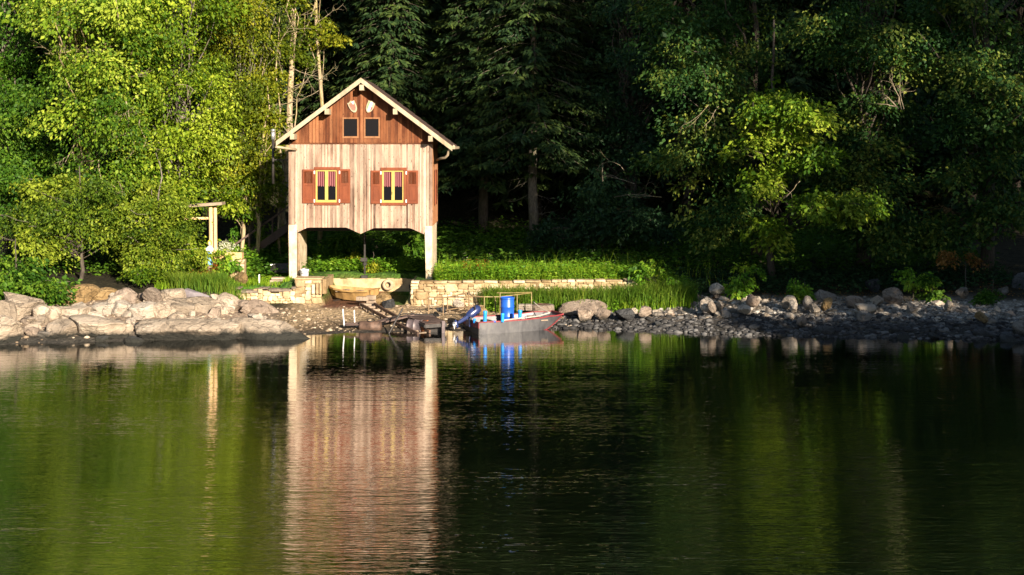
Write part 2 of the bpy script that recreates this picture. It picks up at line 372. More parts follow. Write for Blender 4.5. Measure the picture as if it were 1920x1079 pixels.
def build_ground():
    xs = np.unique(np.concatenate([np.linspace(-160, -24, 40), np.arange(-24, 24, .16), np.linspace(24, 160, 40)]))
    ys = np.unique(np.concatenate([np.linspace(-60, 44, 60), np.arange(44, 62, .14), np.arange(62, 80, .6), np.linspace(80, 240, 50)]))
    gx, gy = np.meshgrid(xs, ys); z = terrain(gx, gy); nx, ny = len(xs), len(ys)
    V = np.stack([gx.ravel(), gy.ravel(), z.ravel()], 1)
    i = np.arange(nx*ny).reshape(ny, nx)
    Fc = np.stack([i[:-1, :-1].ravel(), i[:-1, 1:].ravel(), i[1:, 1:].ravel(), i[1:, :-1].ravel()], 1)
    # surface kinds
    def lay(c, new, wt): return c*(1-wt[..., None]) + np.array(new)*wt[..., None]
    n1 = fbm(gx*.8, gy*.8, 51); n2 = fbm(gx*3, gy*3, 52)
    t = gy - np.interp(gx, SHX, SHY)
    c = np.zeros(gx.shape+(3,)) + np.array([.03, .026, .014])                           # forest floor
    c = lay(c, (.028, .042, .012), smooth(72, 84, gy))
    c = lay(c, (.05, .13, .014), smooth(-13.5, -12, gx)*(1-smooth(-8.9, -8.4, gx))*smooth(53.2, 53.7, gy)*(1-smooth(60, 62, gy)))   # lawn
    c = lay(c, (.05, .11, .014), smooth(-8.9, -8.4, gx)*(1-smooth(5.5, 7.5, gx))*smooth(53.5, 53.7, gy)*(1-smooth(58, 61, gy)))
    c = lay(c, (.27, .205, .15), (1-smooth(-9.5, -7.5, gx))*(1-smooth(5.2, 6.4, t+n1)))     # pale rocky bank
    sandy = smooth(-9, -7.6, gx)*(1-smooth(3.5, 7, gx))*(1-smooth(53.6, 53.8, gy))
    c = lay(c, (.37, .27, .16), sandy)
    c = lay(c, (.15, .105, .062), sandy*(1-smooth(2.2, 4.0, t+n2*1.6)))
    bl = smooth(3.5, 7, gx)*(1-smooth(6.3, 8.2, t+n1*1.5))
    c = lay(c, (.21, .175, .135), bl)
    c = lay(c, (.30, .265, .22), smooth(10.5, 13, gx)*smooth(2.6, 4, t)*(1-smooth(6.2, 7.5, t+n1)))
    c = lay(c, (.055, .05, .048), smooth(-3, 3, gx)*(1-smooth(2.2, 3.6, t+n2*1.4)))             # dark shingle
    zone = smooth(-9.5, -8, gx)*(1-smooth(3, 5, gx))
    c = lay(c, (.055, .05, .042), (1-smooth(.16, .34, z+n2*.14))*(1-smooth(58, 59, gy))*(1-zone))
    c = lay(c, (.05, .043, .035), (1-smooth(.7, 2.2, t+n2*1.2))*zone)      # wet band
    slipm = smooth(-7.4, -7.2, gx)*(1-smooth(-5.6, -4.2, gx))*smooth(52.2, 53.2, gy)*(1-smooth(57.3, 57.4, gy))
    c = lay(c, (.13, .05, .03), slipm*.9)
    c = np.concatenate([c, np.ones(c.shape[:2]+(1,))], 2).reshape(-1, 4)
    t_ = NT('ground_mixed'); a = t_.attr('surf').outputs['Color']; v = t_.pos()
    f = t_.noise(v, 4.0, 9, .72); g = t_.noise(v, 16, 6, .75)
    vo = t_.n('ShaderNodeTexVoronoi'); vo.inputs['Scale'].default_value = 9; t_.l(v, vo.inputs['Vector'])
    k = t_.ramp(t_.math('ADD', t_.math('MULTIPLY', f, .6), t_.math('MULTIPLY', g, .4)), [(.32, (.35,.35,.35)), (.5, (.95,.95,.95)), (.68, (1.55,1.5,1.45))])
    cc = t_.mix(1.0, a, k, 'MULTIPLY')
    sp = t_.ramp(vo.outputs['Color'], [(.0, (.5,.5,.5)), (.75, (1,1,1)), (.95, (1.9,1.85,1.75))])
    cc = t_.mix(.65, cc, sp, 'MULTIPLY')
    t_.bump(t_.math('ADD', f, t_.math('MULTIPLY', vo.outputs['Distance'], .6)), .9, .1)
    mt = t_.base(cc, .9, .15)
    o = np_mesh('ground', V, Fc, mt, None, None, c, True); tag(o, kind='structure')
build_ground()

def build_lake():
    t = NT('lake_water'); t.t.nodes.remove(t.p)
    v1 = t.pos((.30, 2.3, 1)); v2 = t.pos((.9, 4.6, 1)); v3 = t.pos((.05, .7, 1))
    a = t.noise(v1, 1.9, 3, .55, .5); b = t.noise(v2, 3.3, 2, .5, .3); cN = t.noise(v3, 1.0, 2, .5)
    patch = t.ramp(t.noise(t.pos((.06, .22, 1)), 1.3, 3, .5), [(.35, (.45,.45,.45)), (.65, (1,1,1))])
    h = t.math('ADD', t.math('ADD', t.math('MULTIPLY', a, .55), t.math('MULTIPLY', b, .3)), t.math('MULTIPLY', cN, 1.0))
    sx = t.n('ShaderNodeSeparateXYZ'); gg = t.n('ShaderNodeNewGeometry'); t.l(gg.outputs['Position'], sx.inputs[0])
    mr = t.n('ShaderNodeMapRange'); mr.inputs['From Min'].default_value = 24; mr.inputs['From Max'].default_value = 46
    mr.inputs['To Min'].default_value = 1.15; mr.inputs['To Max'].default_value = .30; t.l(sx.outputs[1], mr.inputs['Value'])
    bu = t.n('ShaderNodeBump'); bu.inputs['Distance'].default_value = .041
    t.l(t.math('MULTIPLY', t.math('MULTIPLY', patch, mr.outputs[0]), .55), bu.inputs['Strength']); t.l(h, bu.inputs['Height'])
    gl = t.n('ShaderNodeBsdfGlossy'); gl.inputs['Roughness'].default_value = .015; t.l(bu.outputs[0], gl.inputs['Normal'])
    df = t.n('ShaderNodeBsdfDiffuse'); df.inputs['Color'].default_value = (.0015, .003, .0015, 1)
    fr = t.n('ShaderNodeFresnel'); fr.inputs['IOR'].default_value = 2.6; t.l(bu.outputs[0], fr.inputs['Normal'])
    mx = t.n('ShaderNodeMixShader'); t.l(t.math('ADD', t.math('MULTIPLY', fr.outputs[0], .52), .54, True), mx.inputs[0]); t.l(df.outputs[0], mx.inputs[1]); t.l(gl.outputs[0], mx.inputs[2]); t.l(mx.outputs[0], t.out.inputs['Surface'])
    m = MB(); m.add([(-160,-20,0),(160,-20,0),(160,62,0),(-160,62,0)], [(0,1,2,3)])
    tag(m.build('lake', t.m), kind='structure')
build_lake()

# ================================================================== boathouse
HY = 55.0; HB = 58.7; XL, XR = X(542, HY), X(811, HY); XC = -5.92
APEX = Z(147.5, 54.3); SL = .748
def roof_top(x): return APEX - SL*abs(x-XC)
RT = .165
def roof_under(x): return roof_top(x) - RT
ZSEAM = Z(268, HY); rng = random.Random(4)
def boards(m, x0, x1, w, bot, top, holes=(), y=HY, thick=.03, jit=.006, batten=.0, axis='x', out=-1):
    """vertical cladding boards along a wall, cut round its openings; axis 'y' runs the wall along Y at x=y"""
    n = max(1, round((x1-x0)/w)); w = (x1-x0)/n
    def slab(a, b, fb, ft, y0, tone):
        pts = [(a, fb(a)), (b, fb(b)), (b, ft(b)), (a, ft(a))]
        if max(ft(a)-fb(a), ft(b)-fb(b)) < .02: return
        y1 = y0 - out*thick
        if axis == 'x': vs = [(p, y0, z) for p, z in pts] + [(p, y1, z) for p, z in pts]
        else: vs = [(y0, p, z) for p, z in pts] + [(y1, p, z) for p, z in pts]
        m.add(vs, [(0,1,2,3),(7,6,5,4),(0,4,5,1),(1,5,6,2),(2,6,7,3),(3,7,4,0)], tone)
    def run(a, b, y0, tone):
        cut = [h for h in holes if h[0] < (a+b)/2 < h[1]]
        if cut:
            h = cut[0]; slab(a, b, bot, lambda q: h[2], y0, tone); slab(a, b, lambda q: h[3], top, y0, tone)
        else: slab(a, b, bot, top, y0, tone)
    for i in range(n):
        a, b = x0+i*w, x0+(i+1)*w; tone = min(1, max(0, rng.gauss(.5, .24)))
        run(a+.005, b-.005, y + rng.uniform(-jit, jit), tone)
        if batten: run(a-batten/2, a+batten/2, y + out*.014, min(1, max(0, rng.gauss(.55, .25))))
house = thing('boathouse', 'tall timber boathouse with bleached boards, red-brown gable and concrete legs', 'boathouse', (XC, HY, 1.1))
def lowbot(x):
    px = 960 + x*F/HY
    return Z(np.interp(px, [541,557,557.5,577,650,676,701,769,796,796.5,813], [421,421,436,427,427,439,428,428,440,424,424]), HY)
def hole(a, b, c, d): return (X(a, HY), X(b, HY), Z(d, HY), Z(c, HY))
WIN = [hole(590.5, 637, 315, 383.5), hole(715, 762, 316, 384)]
ATT = [hole(643, 672, 221.5, 258.5), hole(683.5, 712, 221.5, 258.5)]
m = MB(); boards(m, XL, XR, .118, lambda x: lowbot(x), lambda x: ZSEAM+.02, WIN, HY, .035, .009, .032)
m.box(XL-.012, XL+.06, HY-.02, HY+.06, Z(421, HY), ZSEAM+.02, .15)
lower = m.build('front_wall', M['lower_wood'], house)
m = MB(); boards(m, XL+.12, XR-.02, .135, lambda x: ZSEAM, lambda x: roof_under(x)+.02, ATT, HY-.045, .035, .004, .03)
m.box(XL+.1, XR, HY-.05, HY-.02, ZSEAM-.05, ZSEAM-.005, .2)
m.build('gable_wall', M['upper_wood'], house)
m = MB(); boards(m, HY+.04, HB, .13, lambda y: Z(424, HY), lambda y: roof_under(XR)+.02, (), XR, .035, .004, .035, axis='y', out=1)
m.build('side_wall', M['side_wood'], house)
m = MB(); boards(m, HY+.04, HB, .13, lambda y: Z(421, HY), lambda y: roof_under(XL)+.02, (), XL+.005, .035, .004, 0, axis='y', out=-1)
m.build('side_wall', M['side_wood'], house)
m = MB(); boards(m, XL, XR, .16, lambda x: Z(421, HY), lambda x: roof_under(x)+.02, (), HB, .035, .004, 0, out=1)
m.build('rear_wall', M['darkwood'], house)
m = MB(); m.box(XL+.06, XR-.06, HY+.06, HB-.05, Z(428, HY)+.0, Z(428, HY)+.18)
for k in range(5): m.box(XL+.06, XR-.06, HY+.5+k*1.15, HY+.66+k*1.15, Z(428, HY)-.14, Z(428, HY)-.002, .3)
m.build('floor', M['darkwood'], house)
# roof
xe_r, xe_l = X(848, 54.3), X(517.5, 54.3)
m = MB()
for xe in (xe_l, xe_r):
    a, b = (xe, XC) if xe < XC else (XC, xe)
    m.prism([(a, roof_top(a)-.12), (b, roof_top(b)-.12), (b, roof_top(b)-.01), (a, roof_top(a)-.01)], 54.33, HB+.25)
roof = m.build('roof', M['darkwood'], house)
m = MB()
for xe in (xe_l, xe_r):
    a, b = (xe, XC) if xe < XC else (XC, xe)
    nrow = 14
    for k in range(nrow):
        p, q = a+(b-a)*k/nrow, a+(b-a)*(k+1)/nrow; lift = .0
        m.prism([(p, roof_top(p)+.004), (q, roof_top(q)+.004), (q, roof_top(q)+(.03 if xe < XC else .055)), (p, roof_top(p)+(.055 if xe < XC else .03))], 54.31, HB+.27, rng.random())
m.build('tiles', M['tiles'], roof)
for xe in (xe_l, xe_r):
    a, b = (xe, XC) if xe < XC else (XC, xe)
    mm = MB().prism([(a, roof_top(a)-RT), (b, roof_top(b)-RT), (b, roof_top(b)+.03), (a, roof_top(a)+.03)], 54.27, 54.325, .6)
    mm.build('barge_board', M['cream'], roof)
for px, py in ((678, 165), (613, 210), (741, 210), (548, 257), (807, 261)):
    c = P(px, py, 54.3); wd = .085
    MB().box(c.x-wd, c.x+wd, 54.26, HY-.02, c.z-.10, c.z+.12, .6).build('purlin', M['cream'], roof)
# windows
def window(h, k):
    x0, x1, z0, z1 = h; y = HY-.05; fw = .075
    m = MB(); m.box(x0-.02, x1+.02, y-.01, HY+.09, z0-.03, z0+fw, .5); m.box(x0-.02, x1+.02, y-.01, HY+.09, z1-fw, z1+.03, .6)
    m.box(x0-.02, x0+.03, y, HY+.09, z0+fw, z1-fw, .5); m.box(x1-fw-.02, x1+.02, y, HY+.09, z0+fw, z1-fw, .7)
    wn = m.build('window', M['shutter'], house)
    a, b, c, d = x0+.03, x1-fw-.02, z0+fw, z1-fw; mid = (a+b)/2; fr = .065
    m = MB(); ys, ye = HY+.0, HY+.06
    m.box(a, b, ys, ye, c, c+fr+.03); m.box(a, b, ys, ye, d-fr, d)
    m.box(a, a+fr, ys, ye, c+fr+.03, d-fr); m.box(b-fr, b, ys, ye, c+fr+.03, d-fr); m.box(mid-fr*.95, mid+fr*.95, ys-.012, ye, c+fr+.03, d-fr)
    if k: m.lathe([(.018,0),(.018,.05)], (mid-.02, ys-.06, c+.42), 8, (0,1,0)); m.box(mid-.03, mid-.01, ys-.06, ys-.045, c+.33, c+.42)
    m.build('casement', M['yellow'], wn)
    for s, e in ((a+fr, mid-fr*.95), (mid+fr*.95, b-fr)):
        MB().box(s, e, HY+.052, HY+.058, c+fr+.03, d-fr).build('pane', M['glass'], wn)
        # curtain hung just inside the panes (set in front of the dark glass plane's back so its scalloped hem reads)
        n = 24; V = []; Fc = []
        zt, zb = d-fr, c+(d-c)*.52
        for i in range(n+1):
            q = i/n; xx = s+(e-s)*q; yy = HY+.046 + .004*math.sin(q*19)
            V += [(xx, yy, zt), (xx, yy, zb - .05*abs(math.sin(q*PI*3)))]
        for i in range(n): Fc.append((2*i, 2*i+1, 2*i+3, 2*i+2))
        MB().add(V, Fc).build('curtain', M['curtain'], wn)
    for zz in (z0+.14, z1-.18):
        for xx in (x0-.01, x1+.0): MB().box(xx-.022, xx+.022, y-.035, y-.012, zz-.06, zz+.06).build('hinge', M['white'], wn)
for k, h in enumerate(WIN): window(h, k)
def shutter(px0, px1, py0, py1):
    x0, x1, z0, z1 = hole(px0, px1, py0, py1); y0, y1 = HY-.075, HY-.03; b = .075; zm = z0+(z1-z0)*.56
    m = MB(); m.box(x0, x0+b, y0, y1, z0, z1, .5); m.box(x1-b, x1, y0, y1, z0, z1, .6)
    for a, c in ((z0, z0+b), (zm-b/2, zm+b/2), (z1-b, z1)): m.box(x0+b, x1-b, y0+.002, y1, a, c, .55)
    m.box(x0+b, x1-b, y0+.02, y1, z0+b, zm-b/2, .45)
    m.box(x0+b+.04, x1-b-.04, y0+.008, y0+.02, z0+b+.05, zm-b/2-.05, .6)
    m.box((x0+x1)/2-.015, (x0+x1)/2+.015, y0-.02, y0, z0-.05, z0-.005, 0)
    s = m.build('shutter', M['shutter'], house)
    m = MB(); n = 11
    for k in range(n):
        zz = zm+b/2 + (z1-b-zm-b/2)*(k+.5)/n; m.beam((x0+b, y0+.028, zz), (x1-b, y0+.028, zz), .03, .008, .3, up=(0, -.6, .8))
    m.build('louvers', M['shutter'], s)
shutter(567.5, 590, 318, 381); shutter(637, 657, 317.5, 381); shutter(695.5, 715, 320, 382); shutter(762.5, 784, 320, 382)
m = MB(); xs_ = XR+.04
m.box(xs_, xs_+.05, 55.9, 56.7, Z(382, 57), Z(318, 57), .5); m.box(xs_+.05, xs_+.06, 55.98, 56.62, Z(376, 57), Z(352, 57), .4); m.box(xs_+.05, xs_+.06, 55.98, 56.62, Z(346, 57), Z(324, 57), .7)
m.build('shutter', M['shutter'], house)
for h in ATT:
    x0, x1, z0, z1 = h; m = MB(); y = HY-.075
    m.box(x0-.015, x1+.015, y, HY+.04, z0-.02, z0+.055, .6); m.box(x0-.015, x1+.015, y, HY+.04, z1-.04, z1+.02, .5)
    m.box(x0-.015, x0+.04, y, HY+.04, z0+.055, z1-.04, .5); m.box(x1-.04, x1+.015, y, HY+.04, z0+.055, z1-.04, .5)
    aw = m.build('attic_window', M['side_wood'], house)
    MB().box(x0+.04, x1-.04, HY-.03, HY-.02, z0+.055, z1-.04).build('pane', M['glass'], aw)
# near-black panel standing in for the unlit room behind windows and board gaps
MB().box(XL+.07, XR-.05, HY+.062, HY+.08, Z(426, HY)+.19, ZSEAM+.35).build('lining', M['interior'], house) if False else None
MB().box(XL+.1, XR-.1, HY+.5, HY+.55, Z(426, HY)+.2, ZSEAM+.5).build('unlit_room_panel', M['interior'], house)
# concrete legs: the front end of each side wall of the boat bay
def leg(x0, x1, y1, zt, zb, flare, name='leg'):
    m = MB(); vs = []
    for z, f in ((zb, flare), (zt, 0)):
        vs += [(x0+f*.5, HY-.03, z), (x1, HY-.03, z), (x1, y1, z), (x0+f*.5, y1, z)]
    m.add(vs, [(0,3,2,1),(4,5,6,7),(0,1,5,4),(1,2,6,5),(2,3,7,6),(3,0,4,7)])
    m.build(name, M['concrete'], house, bevel=.015)
leg(X(541, HY), X(557, HY), 57.6, Z(421.5, HY)-.003, .7, .06)
leg(X(796, HY), X(810.5, HY), 58.2, Z(424, HY)-.003, .7, .13)
m = MB(); m.box(X(571.5, 57.7), X(575.5, 57.7), 57.65, 57.8, 1.0, Z(428, HY)); m.build('post', M['darkwood'], house)
px0 = X(683, 57.3)
m = MB(); m.tube([(px0, 57.45, 1.2), (px0, 57.45, Z(428, HY))], .045, 10); m.box(px0-.13, px0+.13, 57.3, 57.6, .95, 1.16); m.lathe([(.1,0),(.1,.1)], (px0, 57.45, Z(498, 57.3)), 10); m.box(px0-.16, px0+.11, 57.38, 57.52, Z(491, 57.3), Z(487, 57.3)+.06)
m.build('support_column', M['iron'], house)
m = MB(); m.tube([(X(559.5, HY), HY-.06, 1.1), (X(559, HY), HY-.05, Z(437, HY))], .03, 8); m.tube([(X(563, HY), HY-.03, 1.05), (X(560, HY), HY-.02, Z(470, HY))], .02, 6)
m.build('downpipe', M['brown_pipe'], house)
# gutters
m = MB(); m.tube([P(852, 273, 54.4), P(848, 278, 54.4), P(841, 284, 54.5), P(839.5, 291, 54.6), P(835, 296, 54.7), P(826, 297.5, 55.0), P(820, 300, 55.4)], .05, 10)
m.build('downspout', M['cream'], house, True)
m = MB(); gx_ = xe_r+.05; m.beam((gx_, 54.3, roof_top(xe_r)-.04), (gx_, HB+.25, roof_top(xe_r)-.04), .11, .1); m.build('gutter', M['cream'], house)
m = MB(); gx_ = xe_l-.05; m.beam((gx_, 54.4, roof_top(xe_l)-.06), (gx_, HB+.25, roof_top(xe_l)-.06), .11, .1); m.build('gutter', M['darkwood'], house)
m = MB(); m.tube([P(516, 275.5, 54.4), P(556, 281, 54.92)], .05, 10); m.build('downspout', M['cream'], house, True)
cp = P(512, 300, 56.5)
m = MB(); m.tube([(cp.x, 56.5, Z(345, 56.5)), (cp.x, 56.5, Z(262, 56.5))], .055, 12); ch = m.build('chimney_pipe', M['iron'], house, True)
m = MB(); m.tube([(cp.x, 56.5, Z(262, 56.5)), (cp.x, 56.5, Z(247, 56.5))], .085, 12); m.lathe([(.10,0),(.12,.03),(.03,.09)], (cp.x, 56.5, Z(246, 56.5)), 12); m.build('chimney_cap', M['metal'], ch, True)
m = MB(); m.beam((cp.x, 56.5, Z(300, 56.5)), (XL, 56.5, Z(300, 56.5)), .04, .04); m.build('bracket', M['iron'], ch)

# painted shields on the gable
def shield(px, py, tilt, label, kind):
    c = P(px, py, HY-.1); t = thing('shield_plaque', label, 'plaque', c, 'painted shields on the gable')
    W_, H_ = .30, .50
    out = [(-.5,.42),(-.25,.40),(0,.5),(.25,.40),(.5,.42),(.5,0),(.42,-.28),(.2,-.46),(0,-.52),(-.2,-.46),(-.42,-.28),(-.5,0)]
    def poly(s, cx=0, cz=0, pts=out):
        r = []
        for x, z in pts:
            x, z = x*W_*s+cx, z*H_*s+cz; r.append((c.x + x*math.cos(tilt)-z*math.sin(tilt), c.z + x*math.sin(tilt)+z*math.cos(tilt)))
        return r
    MB().prism(poly(1), HY-.115, HY-.085).build('board', M['cream'], t)
    if kind == 0:
        MB().prism(poly(.70), HY-.121, HY-.114).build('field', m_plain('faded_red', (.52,.10,.07), .6, .3, 0, .3, 20), t)
        MB().prism(poly(.25, .06, .13), HY-.126, HY-.12).build('patch', M['white'], t)
    else:
        half = [(-.5,.42),(-.2,.41),(-.2,-.46),(-.42,-.28),(-.5,0)]
        MB().prism(poly(.78, 0, 0, half), HY-.121, HY-.114).build('green_band', m_plain('faded_green', (.16,.24,.12), .6, .3, 0, .3, 20), t)
        MB().prism(poly(.78, 0, 0, [(.2,.0),(.5,.0),(.42,-.28),(.2,-.46)]), HY-.121, HY-.114).build('red_band', m_plain('faded_crimson', (.50,.07,.07), .6, .3, 0, .3, 20), t)
        MB().prism(poly(.78, 0, 0, [(-.2,.41),(0,.5),(.2,.41),(.2,-.46),(0,-.52),(-.2,-.46)]), HY-.121, HY-.114).build('white_band', M['white'], t)
shield(661.5, 200, math.radians(24), 'red shield plaque with a pale rim, tilted on the gable boards', 0)
shield(694, 200, math.radians(-22), 'white shield plaque with green and red bands, tilted on the gable boards', 1)

# staircase up to the house's shaded side
st = thing('staircase', 'dark wooden staircase with a handrail climbing to the shaded side of the boathouse', 'staircase', (-11.4, 60.8, 1.3))
SY = 60.4; A, B = Vector((X(450, SY), SY, 1.5)), Vector((X(548, SY), SY, Z(420, SY)))
for dy in (0, 1.0): MB().beam(A+Vector((0, dy, 0)), B+Vector((0, dy, 0)), .05, .32).build('stringer', M['jettywood'], st)
m = MB()
for k in range(10):
    p = A.lerp(B, (k+.5)/10); m.box(p.x-.15, p.x+.15, SY+.03, SY+.97, p.z+.02, p.z+.06)
m.build('treads', M['jettywood'], st)
for q in (.18, .62, .96):
    p = A.lerp(B, q); MB().box(p.x-.035, p.x+.035, SY-.03, SY+.03, p.z, p.z+.85).build('post', M['jettywood'], st)
MB().beam(A+Vector((-.2, -.02, .72)), B+Vector((0, -.02, .86)), .06, .08).build('handrail', M['jettywood'], st)
# ================================================================== rocks and masonry
def ico(sub):
    t = (1+5**.5)/2
    v = [(-1,t,0),(1,t,0),(-1,-t,0),(1,-t,0),(0,-1,t),(0,1,t),(0,-1,-t),(0,1,-t),(t,0,-1),(t,0,1),(-t,0,-1),(-t,0,1)]
    f = [(0,11,5),(0,5,1),(0,1,7),(0,7,10),(0,10,11),(1,5,9),(5,11,4),(11,10,2),(10,7,6),(7,1,8),(3,9,4),(3,4,2),(3,2,6),(3,6,8),(3,8,9),(4,9,5),(2,4,11),(6,2,10),(8,6,7),(9,8,1)]
    v = [np.array(p)/np.linalg.norm(p) for p in v]
    for _ in range(sub):
        c = {}; nf = []
        def mid(a, b):
            k = (min(a, b), max(a, b))
            if k not in c: p = v[a]+v[b]; v.append(p/np.linalg.norm(p)); c[k] = len(v)-1
            return c[k]
        for a, b, d in f:
            x, y, z = mid(a, b), mid(b, d), mid(d, a); nf += [(a,x,z),(b,y,x),(d,z,y),(x,y,z)]
        f = nf
    return np.array(v), np.array(f)
ICO = {s: ico(s) for s in (1, 2, 3, 4)}
def rock_verts(r, rs, sub, planes=11, rough=.05, sharp=38):
    """faceted boulder: a sphere cut by random planes (soft minimum), plus fine relief"""
    v, f = ICO[sub]
    nrm = rs.normal(size=(planes, 3)); nrm /= np.linalg.norm(nrm, axis=1)[:, None]
    h = rs.uniform(.5, 1.0, planes)
    d = v @ nrm.T; q = np.where(d > .05, h/np.maximum(d, .05), 9.0)
    q = np.minimum(q, 9); rad = -np.log(np.exp(-sharp*q).sum(1) + np.exp(-sharp*1.15))/sharp
    o = rs.uniform(0, 50, 3)
    def n3(p, s): return (fbm(p[:, 0]*s+o[0]+p[:, 2]*s*.7, p[:, 1]*s+o[1]-p[:, 2]*s*.6, 1)-.47)
    rad = rad*(1 + rough*2.2*n3(v, 2.2) + rough*1.2*n3(v, 6))
    return v*rad[:, None]*np.array(r), f
def rotm(rz, rx=0, ry=0): return np.array(Matrix.Rotation(rz, 3, 'Z') @ Matrix.Rotation(ry, 3, 'Y') @ Matrix.Rotation(rx, 3, 'X'))
RS = np.random.RandomState(11)
def rock(px0, px1, py0, py1, d, mat, label, sub=4, depth=None, tilt=0, group=None, name='boulder', cat='rock', planes=11, rough=.06, rz=None, grow=1.0):
    """a boulder filling the photo's box px0..px1, py0..py1 at distance d"""
    px0, px1, py0 = px0-(px1-px0)*(grow-1)/2, px1+(px1-px0)*(grow-1)/2, py0-(py1-py0)*(grow-1)*.4+(4.5 if px1 < 430 else 0)
    wx = (px1-px0)*d/F/2; wz = (py1-py0)*d/F/2; dy = depth or max(.25, min(wx, wz*1.6))
    v, f = rock_verts((1, 1, 1), RS, sub, planes, rough)
    rz = RS.uniform(-.5, .5) if rz is None else rz
    v = v @ rotm(rz).T
    if (px1-px0) > 3.2*(py1-py0)*.55 and px1-px0 > 90 and px1 < 600: v[:, 2] = np.where(v[:, 2] > .15, .15+(v[:, 2]-.15)*.45, v[:, 2])
    if px1 < 430: v[:, 2] = np.where(v[:, 2] > .25, .22+(v[:, 2]-.22)*.38, v[:, 2])
    lo, hi = v.min(0), v.max(0); v = (v-(lo+hi)/2)/((hi-lo)/2)*np.array([wx, dy, wz*1.12])
    v = v @ rotm(0, 0, tilt).T
    c = P((px0+px1)/2, (py0+py1)/2, d); c.z -= wz*.12
    o = thing_mesh(name, v+np.array(c), f, mat)
    return tag(o, label, cat, group)
def thing_mesh(name, V, Fc, mat, smooth_=True):
    """a top-level single-mesh thing whose origin sits at its base"""
    o = np_mesh(name, V, Fc, mat, None, None, None, smooth_)
    c = Vector(((V[:, 0].min()+V[:, 0].max())/2, (V[:, 1].min()+V[:, 1].max())/2, V[:, 2].min()))
    o.data.transform(Matrix.Translation(-c)); o.location = c
    return o
T_, O_, G_, D_, PL, B_ = M['tan_rock'], M['ochre_rock'], M['grey_rock'], M['dark_rock'], M['pale_rock'], M['brown_rock']
